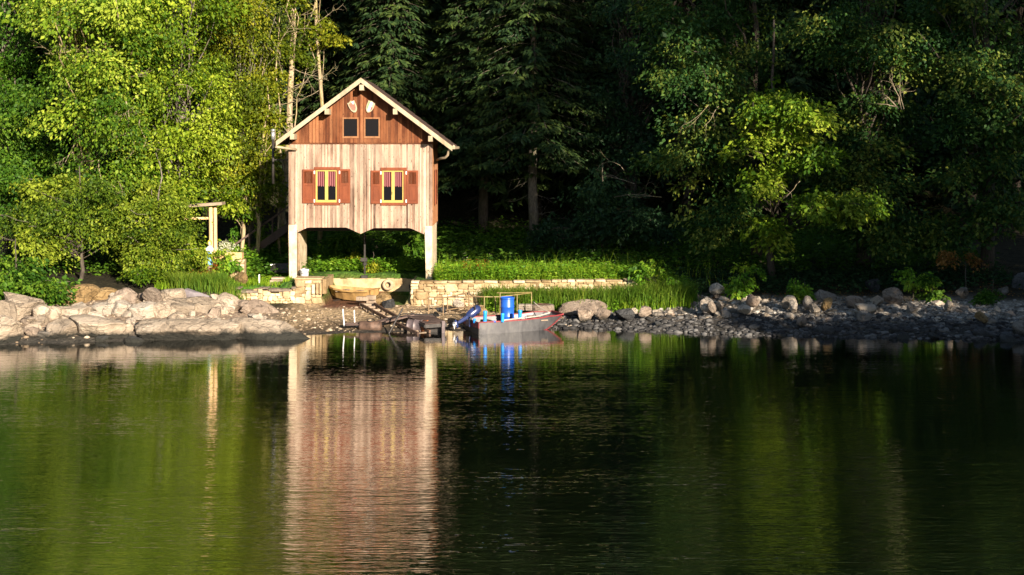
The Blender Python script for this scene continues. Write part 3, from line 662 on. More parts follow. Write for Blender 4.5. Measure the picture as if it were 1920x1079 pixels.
ROCKS = [
 # sunny bank below the big trees
 (6, 70, 553, 602, 48.6, T_, 'pale slanted boulder lying against the dark green shore bush', .25),
 (-22, 36, 562, 622, 47.6, T_, 'tall leaning boulder at the edge of the frame below the dark bush', .35),
 (-40, 34, 592, 650, 46.0, T_, 'big rounded boulder at the waterline in the corner of the shore', 0),
 (66, 96, 570, 612, 48.2, T_, 'upright triangular slab under the lowest bush leaves', -.15),
 (55, 72, 592, 606, 47.6, T_, 'small boulder wedged under the slanted boulder', 0),
 (92, 141, 598, 642, 46.6, T_, 'green-footed boulder at the water beside the long low slab', .1),
 (70, 99, 618, 634, 46.5, G_, 'flat grey rock resting just above the water', 0),
 (108, 162, 572, 602, 48.6, T_, 'flat-topped pinkish boulder in front of the ochre boulders', .05),
 (117, 180, 533, 584, 50.8, O_, 'large ochre boulder with a brown mossy top', 0),
 (176, 222, 566, 598, 49.4, PL, 'creamy boulder with a dark gap beneath it', 0),
 (170, 222, 538, 575, 51.4, O_, 'ochre boulder behind the creamy one', .1),
 (156, 186, 580, 594, 48.9, PL, 'low pale rock between pinkish and creamy boulders', 0),
 (216, 254, 540, 602, 50.0, B_, 'tall furrowed brown boulder in the middle of the bank', .1),
 (205, 224, 546, 568, 51.0, PL, 'small pale rock behind the furrowed boulder', 0),
 (245, 292, 566, 606, 49.2, PL, 'rounded cream boulder in front of the furrowed one', -.1),
 (270, 304, 538, 580, 50.6, B_, 'striped brown rock at the top of the bank', 0),
 (284, 320, 565, 604, 49.2, T_, 'cleft tan boulder beside the rounded cream boulder', 0),
 (296, 345, 540, 574, 50.9, T_, 'layered tan ledge rock near the dark sheet', 0),
 (310, 362, 560, 606, 49.8, T_, 'broad cracked tan boulder in the stepped ledge', .08),
 (345, 402, 556, 602, 50.4, T_, 'smooth tan boulder beneath the dark sheet', .12),
 (385, 425, 562, 600, 50.6, T_, 'sloping tan rock at the foot of the sedge tuft', .3),
 (428, 470, 562, 585, 51.8, B_, 'brown rock below the low stone wall', .1),
 (455, 520, 562, 588, 51.4, B_, 'low brown boulder in the mud below the low stone wall', .05),
 (128, 240, 596, 660, 46.9, T_, 'long pinkish slab sloping into the water', .08),
 (262, 450, 598, 664, 47.2, T_, 'huge low slab on the waterline, nearer the sunny trees', -.01),
 (376, 606, 598, 664, 47.5, T_, 'huge low slab tapering to a point in the water', .05),
 (182, 202, 626, 650, 46.4, D_, 'small wet black rock at the foot of the pinkish slab', 0),
 (236, 272, 628, 652, 46.3, D_, 'wet dark rock in the gap between two long slabs', 0),
 (218, 262, 602, 626, 48.0, PL, 'pale worn rock beside the white gravel patch', 0),
 # beach beyond the motorboat
 (1030, 1156, 559, 592, 51.9, B_, 'wide brown ledge rock with pale streaks, behind the bow of the boat', 0),
 (1076, 1118, 573, 602, 50.8, B_, 'brown block under the wide brown ledge', 0),
 (1115, 1150, 574, 598, 50.6, B_, 'brown-fronted block second in the row under the ledge', 0),
 (1147, 1196, 576, 598, 50.6, D_, 'broad dark block third in the row under the ledge', 0),
 (1192, 1226, 572, 592, 50.6, B_, 'square brown block ending the row under the ledge', 0),
 (1308, 1342, 556, 582, 50.8, PL, 'cream boulder paired with a brown one on the shingle', .1),
 (1322, 1348, 564, 584, 50.3, B_, 'brown boulder leaning on a cream one on the shingle', .2),
 (1340, 1366, 560, 582, 50.7, PL, 'pale angular boulder beside the cream and brown pair', -.1),
 (1394, 1429, 549, 574, 51.8, B_, 'square brown boulder below the sunlit bush', 0),
 (1378, 1412, 570, 588, 50.4, PL, 'low pale slab in front of the square brown boulder', 0),
 (1324, 1368, 528, 552, 53.6, PL, 'pale broken heap of stone at the grass edge', 0),
 (1460, 1500, 551, 578, 51.2, PL, 'rounded pinkish boulder among grey ones', .1),
 (1478, 1498, 560, 584, 50.6, PL, 'small pale boulder in front of the pinkish one', 0),
 (1503, 1527, 552, 580, 51.0, G_, 'upright bluish grey boulder', 0),
 (1518, 1578, 541, 566, 52.6, G_, 'long bluish grey boulder at the forest edge', 0),
 (1536, 1564, 555, 582, 50.8, O_, 'orange boulder on the shingle', .1),
 (1514, 1540, 566, 586, 50.4, PL, 'small cream rock at the foot of the orange boulder', 0),
 (1578, 1626, 552, 574, 51.8, B_, 'cluster-like brown boulder beyond the orange one', 0),
 (1645, 1696, 535, 572, 52.2, B_, 'large square boulder with a mossy top', 0),
 (1628, 1662, 552, 572, 51.4, PL, 'pale split rock below the mossy square boulder', .1),
 (1592, 1650, 566, 590, 50.2, PL, 'flat angular cream stone lying on dark shingle', .1),
 (1600, 1640, 580, 602, 49.6, G_, 'flat grey stone below the angular cream one', -.1),
 (1696, 1722, 565, 588, 50.6, G_, 'grey rounded boulder on the pebble spit', 0),
 (1768, 1790, 561, 580, 50.8, PL, 'small pointed cream stone on the pebble spit', 0),
 (1826, 1862, 582, 606, 49.0, O_, 'moss-brown boulder half sunk in dark shingle', 0),
 (1786, 1820, 536, 560, 52.6, G_, 'dim grey boulder at the forest edge beside the leafy shrub', 0),
 (1490, 1517, 588, 610, 48.8, B_, 'olive-brown stone on dark wet shingle', 0),
 (1522, 1570, 606, 634, 48.0, D_, 'flat blue-grey rock at the water edge', 0),
 (1655, 1690, 608, 632, 48.0, D_, 'ridged blue-grey rock at the water edge', .1),
 (1818, 1858, 610, 642, 47.2, D_, 'dark blue-grey boulder in the shallows', 0),
 (1892, 1935, 598, 632, 47.2, G_, 'grey slab at the end of the dark shingle', .1),
 (1864, 1900, 624, 648, 46.9, D_, 'low dark rock in the shallows under the grey slab', 0),
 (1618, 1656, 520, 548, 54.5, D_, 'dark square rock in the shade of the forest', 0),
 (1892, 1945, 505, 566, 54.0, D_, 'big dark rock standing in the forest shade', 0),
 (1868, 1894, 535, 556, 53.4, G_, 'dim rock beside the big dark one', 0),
]
for a in ROCKS: rock(*a[:7], tilt=a[7], grow=1.24 if a[1] < 430 else (1.06 if a[1] < 607 else .76), planes=8 if a[1] < 430 else 10, rough=.09)
rock(343, 392, 541, 566, 51.4, M['tarp'], 'smooth dark slate sheet draped over the top of the bank', tilt=.3, name='dark_sheet', cat='sheet', planes=5, rough=.01)
rock(437, 466, 510, 534, 54.6, O_, 'round mossy boulder on the lawn near the planter', name='boulder')
# medium loose stones: individuals that nothing tells apart
def stones(n, xr, tr, size, mats, label, group, seed):
    rs = np.random.RandomState(seed); protos = {}
    for k in range(n):
        x = rs.uniform(*xr); y = float(np.interp(x, SHX, SHY)) + rs.uniform(*tr); z = gz(x, y); s = rs.uniform(*size)*rs.choice([1, 1, .7, 1.4])
        mt = mats[rs.randint(len(mats))]; key = (mt.name, rs.randint(5))
        if key not in protos:
            v, f = rock_verts((1, .85, .65), rs, 3, 10, .05); o = np_mesh('stone', v, f, mt, None, None, None, True); protos[key] = o
        else:
            o = put(protos[key].copy())
        o.location = (x, y, z + s*.2); o.scale = (s*rs.uniform(.8, 1.3), s, s*rs.uniform(.7, 1.1)); o.rotation_euler = (rs.uniform(-.3, .3), rs.uniform(-.3, .3), rs.uniform(0, 6.28))
        tag(o, label, 'stone', group)
stones(150, (5.5, 19), (2.2, 5.8), (.07, .19), [PL, G_, B_, PL, T_], 'loose stone on the shaded shingle beach beyond the motorboat', 'loose stones on the shaded beach', 31)
stones(40, (2.0, 8), (2.4, 5.0), (.08, .2), [G_, B_, PL], 'loose stone on the shingle between the boat and the sedge', 'loose stones below the sedge', 32)
stones(80, (-17.5, -9.0), (.3, 5.2), (.16, .38), [T_, PL, T_, B_], 'loose tan stone between the boulders of the sunny bank', 'loose stones among the sunny boulders', 33)
stones(26, (3.5, 19), (-.2, 1.2), (.10, .22), [D_], 'wet black stone at the edge of the lake', 'wet stones along the waterline', 34)
def gravel(name, n, xr, tr, size, mat, seed):
    rs = np.random.RandomState(seed); v0, f0 = ICO[1]
    x = rs.uniform(*xr, n); y = np.interp(x, SHX, SHY) + rs.uniform(*tr, n); z = terrain(x, y); s = rs.uniform(*size, n)*rs.choice([.7, 1, 1, 1.6], n)
    jit = 1 + rs.uniform(-.28, .28, (n, len(v0), 1))
    V = v0[None]*jit*(s[:, None]*np.stack([rs.uniform(.8, 1.4, n), rs.uniform(.8, 1.2, n), rs.uniform(.45, .8, n)], 1))[:, None, :]
    V = V + np.stack([x, y, z+s*.15], 1)[:, None, :]
    Fc = (f0[None] + (np.arange(n)*len(v0))[:, None, None]).reshape(-1, 3)
    o = np_mesh(name, V.reshape(-1, 3), Fc, mat, None, np.repeat(rs.uniform(0, 1, n), len(v0)))
    tag(o, kind='stuff'); return o
def m_gravel(name, c1, c2, c3):
    t = NT(name); return t.base(t.ramp(t.attr('tone').outputs['Fac'], [(.1, c1), (.55, c2), (.95, c3)]), .9, .2)
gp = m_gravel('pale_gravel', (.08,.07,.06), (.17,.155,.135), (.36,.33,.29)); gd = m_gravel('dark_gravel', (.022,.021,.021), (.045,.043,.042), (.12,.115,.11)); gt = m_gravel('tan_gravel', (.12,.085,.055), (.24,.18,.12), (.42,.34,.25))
gravel('gravel', 2200, (4, 19.5), (2.6, 6.4), (.02, .06), gp, 1)
gravel('gravel', 2600, (9.5, 19.5), (2.6, 5.2), (.02, .06), gp, 5)
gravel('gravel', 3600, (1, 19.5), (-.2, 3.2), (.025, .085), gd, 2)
gravel('gravel', 900, (-8, 3), (.3, 5.0), (.015, .05), gt, 3)
gravel('gravel', 700, (-17.5, -8), (.2, 5.4), (.02, .05), gt, 4)

def stone_wall(root, x0, x1, z0, z1, y, thick, size, seed, mat=M['masonry'], mort=M['mortar'], name='masonry', top=None, axis='x'):
    """rubble wall: backing block + face of fitted stones"""
    rs = np.random.RandomState(seed); top = top or (lambda x: z1)
    m = MB(); n = max(2, int((x1-x0)/.3)); 
    for k in range(n):
        a, b = x0+(x1-x0)*k/n, x0+(x1-x0)*(k+1)/n; zt = top((a+b)/2)-.02
        if axis == 'x': m.box(a, b, y+.03, y+thick, z0-.3, zt, .4)
        else: m.box(y+.03, y+thick, a, b, z0-.3, zt, .4)
    m.build('backing', mort, root)
    Vs = []; Fs = []; Ts = []; base = 0; v0, f0 = ICO[3]; u = size*.48
    nx = max(1, int(round((x1-x0)/u))); nz = max(1, int(round((z1-z0)/u))); used = np.zeros((nx, nz), bool)
    for j in range(nz):
        for i in range(nx):
            if used[i, j]: continue
            sw, sh = [(1, 1), (2, 1), (3, 1), (2, 2), (3, 2), (4, 2), (2, 1), (1, 2), (5, 3)][rs.choice(9, p=[.12, .2, .12, .18, .14, .06, .08, .06, .04])]
            sw = min(sw, nx-i); sh = min(sh, nz-j)
            while sw > 1 and used[i:i+sw, j].any(): sw -= 1
            if used[i:i+sw, j:j+sh].any(): sh = 1
            used[i:i+sw, j:j+sh] = True
            wd, h = sw*u, sh*u; cx, cz = x0+i*u+wd/2, z0+j*u+h/2
            if cz+h*.42 > top(cx): continue
            p = np.sign(v0)*np.abs(v0)**.42; p = p/np.abs(p).max(0)
            o_ = rs.uniform(0, 90, 3); p = p*(1+.30*(fbm(v0[:, 0]*1.6+o_[0], v0[:, 2]*1.6+o_[1], 5)-.47)[:, None]+.12*(fbm(v0[:, 0]*5+o_[0], v0[:, 2]*5+v0[:, 1]*3+o_[1], 6)-.47)[:, None])
            p = p*np.array([wd/2*1.0, .07+rs.uniform(0, .03), h/2*1.0]); p[:, 0] += p[:, 2]*rs.uniform(-.3, .3); p = p @ rotm(0, 0, rs.uniform(-.12, .12)).T
            if axis == 'y': q = p[:, [1, 0, 2]] + np.array([y+.03, cx, cz])
            else: q = p + np.array([cx, y+.03, cz])
            Vs.append(q); Fs.append(f0+base); Ts.append(np.full(len(p), rs.uniform(0, 1))); base += len(p)
    if Vs: np_mesh(name, np.concatenate(Vs), np.concatenate(Fs), mat, root, np.concatenate(Ts), None, True)
wx0, wx1 = X(770, WALL_Y), X(1195, WALL_Y)
t = thing('stone_wall', 'long rubble retaining wall holding up the grass terrace beside the boathouse', 'stone wall', ((wx0+wx1)/2, WALL_Y, .4))
def wtop(x): return float(np.interp(x, [wx0, 0, wx1], [Z(528, WALL_Y), Z(527, WALL_Y), Z(524, WALL_Y)]))
stone_wall(t, wx0, wx1, .18, 1.32, WALL_Y, .5, .21, 3, top=lambda x: wtop(x)-.06)
def coping(root, x0, x1, y0, y1, zf, seed, mat=M['masonry'], h=.085):
    rs = np.random.RandomState(seed); v0, f0 = ICO[3]; Vs = []; Fs = []; Ts = []; x = x0; base = 0
    while x < x1-.06:
        b = min(x1, x+rs.uniform(.22, .75)); hh = h*rs.uniform(.75, 1.35); o_ = rs.uniform(0, 90, 2)
        p = np.sign(v0)*np.abs(v0)**.35; p = p/np.abs(p).max(0)*(1+.22*(fbm(v0[:, 0]*2+o_[0], v0[:, 2]*2+v0[:, 1]+o_[1], 5)-.47)[:, None])
        p = p*np.array([(b-x)/2*.99, (y1-y0)/2, hh/2]) @ rotm(rs.uniform(-.03, .03), 0, rs.uniform(-.04, .04)).T
        Vs.append(p+np.array([(x+b)/2, (y0+y1)/2+rs.uniform(-.02, .02), zf((x+b)/2)-h*.45+rs.uniform(-.012, .02)])); Fs.append(f0+base); Ts.append(np.full(len(p), rs.uniform())); base += len(p); x = b
    np_mesh('coping', np.concatenate(Vs), np.concatenate(Fs), mat, root, np.concatenate(Ts), None, True)
coping(t, wx0, wx1, WALL_Y-.07, WALL_Y+.5, wtop, 91)
stone_wall(t, WALL_Y+.5, 57.3, .2, 1.2, wx0-.02, .45, .22, 8, top=lambda y: 1.18, axis='y', name='return_face')
# back wall of the boat slip
yb = 57.25; sx0, sx1 = X(600, yb), X(775, yb)
t = thing('slip_wall', 'rendered back wall of the boat slip below the house', 'wall', ((sx0+sx1)/2, yb, .3))
m = MB(); n = 14
for k in range(n):
    a, b = sx0+(sx1-sx0)*k/n, sx0+(sx1-sx0)*(k+1)/n; m.box(a, b, yb, yb+.35, .0, 1.03+rng.uniform(-.015, .02), .6)
m.build('render', M['mortar'], t)
# stone pier on the other flank of the slip
pl0, pl1 = X(557, 54.0), X(606, 54.0)
t = thing('stone_pier', 'pale stone pier flanking the boat slip, with hollows between its blocks', 'pier', ((pl0+pl1)/2, 54.2, .3))
stone_wall(t, pl0, pl1-.02, .3, Z(521, 54)-.03, 53.45, .85, .27, 5, top=lambda x: Z(521, 54)-.01)
v = []
for a, b, z0_, z1_, y in ((584, 590, 534, 552, 53.27), (592, 597, 532, 552, 53.25), (598.5, 603, 531, 553, 53.27), (604, 612, 524, 552, 53.33)):
    mm = MB().box(X(a, y), X(b, y), y, y+.3, Z(z1_, y), Z(z0_, y), rng.random()); mm.build('block', M['masonry'], t, bevel=.03)
m = MB(); m.box(pl0-.02, pl1+.02, 53.42, 54.3, Z(521, 54)-.02, Z(521, 54)+.035, .5); m.build('cap', M['mortar'], t, bevel=.02)
MB().box(pl1-.35, pl1-.01, 54.31, 57.2, 0, 1.22, .3).build('flank', M['mortar'], t)
# low wall left of the house
lx0, lx1 = X(430, 53.7), X(557, 53.7)
t = thing('low_wall', 'low broken stone wall edging the lawn in front of the staircase', 'stone wall', ((lx0+lx1)/2, 53.7, .4))
stone_wall(t, lx0, lx1, .35, 1.02, 53.42, .5, .2, 6, top=lambda x: Z(544, 53.7)+.08*math.sin(x*5))
m = MB(); x = lx0
while x < lx1-.1:
    b = min(lx1, x+rng.uniform(.3, .9)); m.box(x+.01, b-.01, 53.36, 53.95, Z(544, 53.7)-.02+.08*math.sin(x*5), Z(542, 53.7)+rng.uniform(.0, .05)+.06*math.sin(x*5), rng.random()); x = b
m.build('coping', M['brown_rock'], t, bevel=.02)

# ================================================================== boats
def hull(sections, thick, floor_z):
    """sections: (x, half width bottom, half width top, z bottom, z top) along the boat; returns outer+inner shell as MB"""
    m = MB(); vs = []; n = len(sections)
    for x, wb, wt, zb, zt in sections:
        vs += [(x,-wt,zt),(x,-wb,zb),(x,wb,zb),(x,wt,zt)]
    for x, wb, wt, zb, zt in sections:
        wi, wo = max(.004, wb-thick), max(.004, wt-thick); zf = min(zt-.02, max(zb+thick, floor_z))
        vs += [(x,-wo,zt),(x,-wi,zf),(x,wi,zf),(x,wo,zt)]
    fs = []; o = 4*n
    for i in range(n-1):
        a, b = 4*i, 4*i+4
        for k in range(3): fs += [(a+k, a+k+1, b+k+1, b+k), (o+a+k, o+b+k, o+b+k+1, o+a+k+1)]
        fs += [(a, b, o+b, o+a), (a+3, o+a+3, o+b+3, b+3)]
    e = 4*(n-1)
    fs += [(0,3,2,1),(e,e+1,e+2,e+3),(0,o,o+3,3),(e,e+3,o+e+3,o+e),(o,o+1,o+2,o+3),(o+e,o+e+3,o+e+2,o+e+1)]
    return m.add(vs, fs), vs
def xf(m, M4):
    m.v = [tuple(M4 @ Vector(p)) for p in m.v]; return m
# motorboat: stern corner nearest at px 899, bow at px 1060
d0 = 48.0; TH = math.radians(22)
sc_ = P(899, 628, d0); MBM = Matrix.Translation((sc_.x, sc_.y, 0)) @ Matrix.Rotation(TH, 4, 'Z') @ Matrix.Translation((0, .8, 0))
def bp(x, y, z): return MBM @ Vector((x, y, z))
boat = thing('motorboat', 'flat-bottomed aluminium motorboat with a red rim, moored at the shore', 'boat', bp(1.5, 0, 0))
LB = 3.30
SEC = [(0,.74,.80,-.10,.41),(.8,.74,.80,-.11,.41),(1.6,.72,.79,-.10,.42),(2.3,.62,.74,-.06,.45),(2.68,.50,.68,.03,.49),(3.0,.40,.60,.21,.485),(LB,.34,.50,.44,.51)]
h, _ = hull(SEC, .035, .08); xf(h, MBM).build('hull', M['alu'], boat)
m = MB()
for sgn in (-1, 1):
    for (x0, _, w0, _, z0), (x1, _, w1, _, z1) in zip(SEC[:-1], SEC[1:]): m.beam(bp(x0, sgn*(w0-.01), z0+.005), bp(x1, sgn*(w1-.01), z1+.005), .055, .04)
x1, _, w1, _, z1 = SEC[-1]; m.beam(bp(x1, -w1, z1+.005), bp(x1, w1, z1+.005), .06, .06)
# red strips down the raked bow edges
for (x0, w0, _, z0, _), (x1, w1, _, z1, _) in zip(SEC[3:-1], SEC[4:]):
    for sgn in (-1, 1): m.beam(bp(x0+.02, sgn*w0, z0), bp(x1+.02, sgn*w1, z1), .05, .03)
m.build('gunwale', M['red'], boat)
m = MB(); vs = [bp(-.03,-.79,.20), bp(-.03,.79,.20), bp(-.03,.80,.415), bp(-.03,-.80,.415), bp(.0,-.79,.20), bp(.0,.79,.20), bp(.0,.80,.415), bp(.0,-.80,.415)]
m.add(vs, [(0,1,2,3),(7,6,5,4),(0,4,5,1),(1,5,6,2),(2,6,7,3),(3,7,4,0)]); m.build('transom', M['red'], boat)
m = MB(); vs = [bp(-.025,-.76,-.1), bp(-.025,.76,-.1), bp(-.025,.79,.19), bp(-.025,-.79,.19), bp(.0,-.76,-.1), bp(.0,.76,-.1), bp(.0,.79,.19), bp(.0,-.79,.19)]
m.add(vs, [(0,1,2,3),(7,6,5,4),(0,4,5,1),(1,5,6,2),(2,6,7,3),(3,7,4,0)]); m.build('stern_plate', M['iron'], boat)
for k, x in enumerate((.75, 1.7, 2.5)):
    MB().beam(bp(x, -.7, .30+.03*k), bp(x, .7, .30+.03*k), .26, .04).build('thwart', M['greywood'], boat)
m = MB(); m.beam(bp(-.06, -.05, .33), bp(-.06, .32, .33), .08, .3); m.build('motor_pad', M['navy'], boat)
# outboard motor, tilted up on the transom
mo = thing('outboard_motor', 'navy blue outboard motor tilted up on the stern of the motorboat', 'outboard motor', bp(-.1, .1, .4))
ax = (bp(.28, .15, .80) - bp(-.42, .1, .33)).normalized()
m = MB(); cen = bp(.12, .14, .66)
m.lathe([(.06,-.30),(.12,-.26),(.155,-.12),(.165,.06),(.155,.18),(.12,.27),(.05,.31)], cen, 16, ax, 1, .85); m.build('cowling', M['navy'], mo, True)
m = MB(); m.tube([bp(-.02,.12,.55), bp(-.30,.11,.40), bp(-.47,.1,.31)], [.085,.07,.05], 10); m.build('shaft', M['navy'], mo)
m = MB(); m.lathe([(.02,-.16),(.055,-.08),(.06,.06),(.03,.14)], bp(-.52,.1,.27), 10, (MBM.to_3x3() @ Vector((.3,0,-.95))).normalized()); 
m.build('gearcase', M['navy'], mo, True)
m = MB()
for k in range(3):
    t_ = 2*PI*k/3+.4; c = bp(-.60,.1,.25); a = MBM.to_3x3() @ Vector((0, math.cos(t_), math.sin(t_))); b = MBM.to_3x3() @ Vector((.5, -math.sin(t_), math.cos(t_)))
    q = [c + a*.02 + b*.02, c + a*.10 + b*.055, c + a*.15, c + a*.10 - b*.055, c + a*.02 - b*.02]; n_ = MBM.to_3x3() @ Vector((.012, 0, 0))
    m.add([p-n_ for p in q]+[p+n_ for p in q], [(0,1,2,3,4),(9,8,7,6,5)]+[(i,(i+1)%5,(i+1)%5+5,i+5) for i in range(5)])
m.lathe([(.03,-.05),(.035,.03),(.01,.06)], bp(-.6,.1,.25), 8, MBM.to_3x3() @ Vector((-1,0,0))); m.build('propeller', M['white'], mo)
m = MB(); m.beam(bp(-.05,-.1,.42), bp(-.05,.32,.42), .07, .2); m.beam(bp(.0,.12,.45), bp(-.12,.12,.40), .12, .12); m.build('bracket', M['iron'], mo)
m = MB(); m.tube([bp(.1,.05,.72), bp(.14,-.0,.80), bp(.12,-.02,.92)], .025, 8); m.build('tiller', M['iron'], mo)
# barrel and tubes standing in the boat
def drum(name, label, cat, c, r, hgt, mat, tilt=(0, 0, 1), n=28, group=None, lid=None):
    o = thing(name, label, cat, c, group)
    pr = [(r*.93,0),(r*.99,.02*hgt),(r,.06*hgt),(r*.985,.30*hgt),(r*1.03,.32*hgt),(r*1.03,.345*hgt),(r*.985,.365*hgt),(r*.985,.64*hgt),(r*1.03,.66*hgt),(r*1.03,.685*hgt),(r*.985,.705*hgt),(r*.99,.93*hgt),(r*.96,.97*hgt)]
    MB().lathe(pr, c, n, tilt).build('body', mat, o, True)
    a = Vector(tilt).normalized()
    MB().lathe([(r*1.04,0),(r*1.06,.012),(r*1.06,.05),(r*1.0,.06),(r*.97,.055),(r*.93,.03),(.02,.03)], Vector(c)+a*hgt*.955, n, tilt).build('lid', lid or mat, o, True)
    return o
c = bp(1.50, .35, .12); drum('blue_barrel', 'big blue plastic barrel standing in the motorboat', 'barrel', (c.x, c.y, .10), .245, Z(558, c.y)-.10, M['blue'])
def canister(px, py0, py1, d, r, label):
    c = P(px, py1, d); o = thing('blue_tube', label, 'tube', c, 'light blue tubes along the rim of the motorboat'); hh = (py1-py0)*d/F
    MB().lathe([(r*.75,0),(r*.95,.02),(r,.05),(r*.93,hh*.5),(r*1.02,hh*.56),(r,hh*.8),(r*1.12,hh*.86),(r*1.12,hh*.97),(r*.9,hh)], c, 14, (0.03, 0, 1)).build('body', M['cyan'], o, True)
    MB().lathe([(r*1.0,hh*.985),(r*.8,hh*1.02),(.02,hh*1.02)], c, 14, (0.03, 0, 1)).build('cap', M['cyan'], o, True)
canister(909, 583.5, 606, 48.35, .065, 'light blue tube between the outboard motor and the big barrel')
canister(942, 588, 604.5, 48.3, .06, 'light blue tube in front of the big blue barrel')
canister(974.5, 582, 602, 48.8, .068, 'light blue tube on the bow side of the big blue barrel')
canister(889.5, 598, 606.5, 48.4, .05, 'short light blue tube tucked beside the outboard motor')
o = thing('rod', 'long pale pole lying along the rim of the motorboat towards the bow', 'pole', bp(1.9, -.76, .48)); 
MB().tube([bp(.9,-.78,.445), bp(2.2,-.75,.52), bp(2.75,-.58,.60)], .022, 8).build('shaft', M['rope'], o); MB().lathe([(.03,0),(.05,.03),(.05,.08),(.02,.1)], bp(1.75,-.79,.46), 10).build('fitting', M['metal'], o)
m = MB(); pts = [P(1000, 566, 50.2)]; b_ = bp(2.8,-.45,.60); pts += [pts[0].lerp(b_, k/8)-Vector((0,0,.05*math.sin(PI*k/8))) for k in range(1, 9)]
o = m.tube(pts, .014, 6); o = m.build('mooring_rope', M['rope'], None, True); tag(o, 'thin mooring rope running from the railing post to the bow', 'rope')
o = thing('blue_bag', 'small bright blue cloth on the motorboat rim', 'cloth', P(925, 605, 48.2)); v, f = rock_verts((.09,.07,.05), RS, 2, 8, .1); np_mesh('cloth', v+np.array(P(925, 604, 48.25)), f, M['blue'], o, None, None, True)
# old rowing boat in the slip
rb = thing('rowing_boat', 'old ochre rowing boat lying in the slip under the house', 'boat', (X(655, 54.9), 54.9, .4))
RM = Matrix.Translation((X(614, 54.9), 55.6, .47)) @ Matrix.Rotation(math.radians(-22), 4, 'Z') @ Matrix.Rotation(math.radians(2), 4, 'Y')
RSC = [(0,.02,.05,.30,.46),(.12,.08,.22,.12,.44),(.4,.20,.42,.02,.41),(.8,.30,.54,-.02,.39),(1.3,.34,.58,-.02,.39),(1.75,.32,.56,.0,.42),(1.98,.28,.52,.03,.46)]
h, _ = hull(RSC, .03, .06); xf(h, RM).build('hull', M['ochre'], rb)
m = MB()
for sgn in (-1, 1):
    for a, b in zip(RSC[:-1], RSC[1:]): m.beam(RM @ Vector((a[0], sgn*(a[2]+.01), a[4]-.03)), RM @ Vector((b[0], sgn*(b[2]+.01), b[4]-.03)), .05, .06)
m.build('rubbing_strake', M['ochre'], rb)
for x in (.6, 1.2): MB().beam(RM @ Vector((x,-.46,.30)), RM @ Vector((x,.46,.30)), .2, .03).build('thwart', M['greywood'], rb)
m = MB().beam(RM @ Vector((2.0,-.30,.24)), RM @ Vector((2.0,.30,.24)), .03, .4); m.build('transom', M['ochre'], rb)
m = MB()
for x in (.5, 1.5): m.beam(RM @ Vector((x,-.5,-.09)), RM @ Vector((x,.5,-.09)), .16, .1)
o = m; o = thing('wooden_cradle', 'low dark timbers carrying the rowing boat in the slip', 'cradle', (X(655, 54.9), 55.0, .3)); m.build('timbers', M['darkwood'], o)
# tyre leaning on the slip wall
c = P(727, 535, 57.0); o = thing('tyre', 'dusty car tyre hanging on the slip wall beside the rowing boat', 'tyre', c)
pr = []; R_, r_ = .165, .075
n = 14
prof = [(R_+r_*math.cos(2*PI*k/n), .07*math.sin(2*PI*k/n)) for k in range(n)]
def torus(prof, c, axis, seg=28):
    m = MB(); q = Vector((0, 0, 1)).rotation_difference(Vector(axis)); vs = []
    for k in range(seg):
        t_ = 2*PI*k/seg
        for r, h in prof: vs.append(Vector(c) + q @ Vector((r*math.cos(t_), r*math.sin(t_), h)))
    L = len(prof); return m.add(vs, [(k*L+i, ((k+1)%seg)*L+i, ((k+1)%seg)*L+(i+1)%L, k*L+(i+1)%L) for k in range(seg) for i in range(L)])
torus(prof, (c.x, 57.13, c.z), (0.12, -1, .15)).build('tread', M['tyre'], o, True)
torus([(R_-r_+.012+.012*math.cos(2*PI*k/6), .05*math.sin(2*PI*k/6)) for k in range(6)], (c.x, 57.12, c.z), (0.12, -1, .15)).build('bead', M['tyre_dark'], o, True)
# second black tyre half hidden behind the wall end
c = P(771, 548, 54.1); o = thing('leaning_tread', 'black ribbed strip of tyre leaning on the end of the retaining wall', 'tyre', c)
m = MB()
for k in range(9): m.box(c.x-.06-.02*math.sin(k), c.x+.05, 53.95, 54.25, .45+k*.075, .45+k*.075+.055)
m.build('ribs', M['tyre_dark'], o)
# concrete block and timber in front of the slip
rock(700, 736, 549, 580, 53.4, O_, 'squarish ochre block lying at the mouth of the slip', planes=7, rough=.02, name='stone_block', cat='block', depth=.35, rz=.3)
rock(716, 740, 560, 580, 52.9, D_, 'dark wet block beside the ochre one at the mouth of the slip', planes=8, name='stone_block', cat='block')
o = thing('plank_pile', 'short timbers stacked across the top of the slipway rails', 'timber', P(690, 562, 53.2))
for a, b, w_, y in ((670, 690, .14, 560), (690, 702, .16, 558), (690, 703, .1, 566), (676, 704, .08, 571)):
    MB().beam(P(a, y, 53.3), P(b, y+.5, 53.15), .22, w_, .7).build('plank', M['greywood'], o)
# rails down to the water
o = thing('slipway_rails', 'pair of rusty rails with sleepers running down from the slip into the lake', 'rail track', P(720, 595, 50.5))
RA = [(676, 571, 52.7), (698, 583, 51.6), (730, 600, 50.0), (764, 617, 48.6), (784, 626, 48.0)]
RB = [(702, 570, 52.9), (722, 582, 51.8), (750, 597, 50.4), (784, 612, 49.1), (806, 622, 48.3)]
for R in (RA, RB):
    m = MB()
    for a, b in zip(R[:-1], R[1:]): m.beam(P(*a), P(*b), .07, .10)
    m.build('rail', M['rust'], o)
for k in range(9):
    q = (k+.3)/9; i = min(3, int(q*4)); fq = q*4-i
    a = P(*RA[i]).lerp(P(*RA[i+1]), fq); b = P(*RB[i]).lerp(P(*RB[i+1]), fq)
    MB().beam(a-Vector((.05,0,.09)), b-Vector((-.05,0,.09)), .13, .07, rng.random()).build('sleeper', M['greywood'], o)
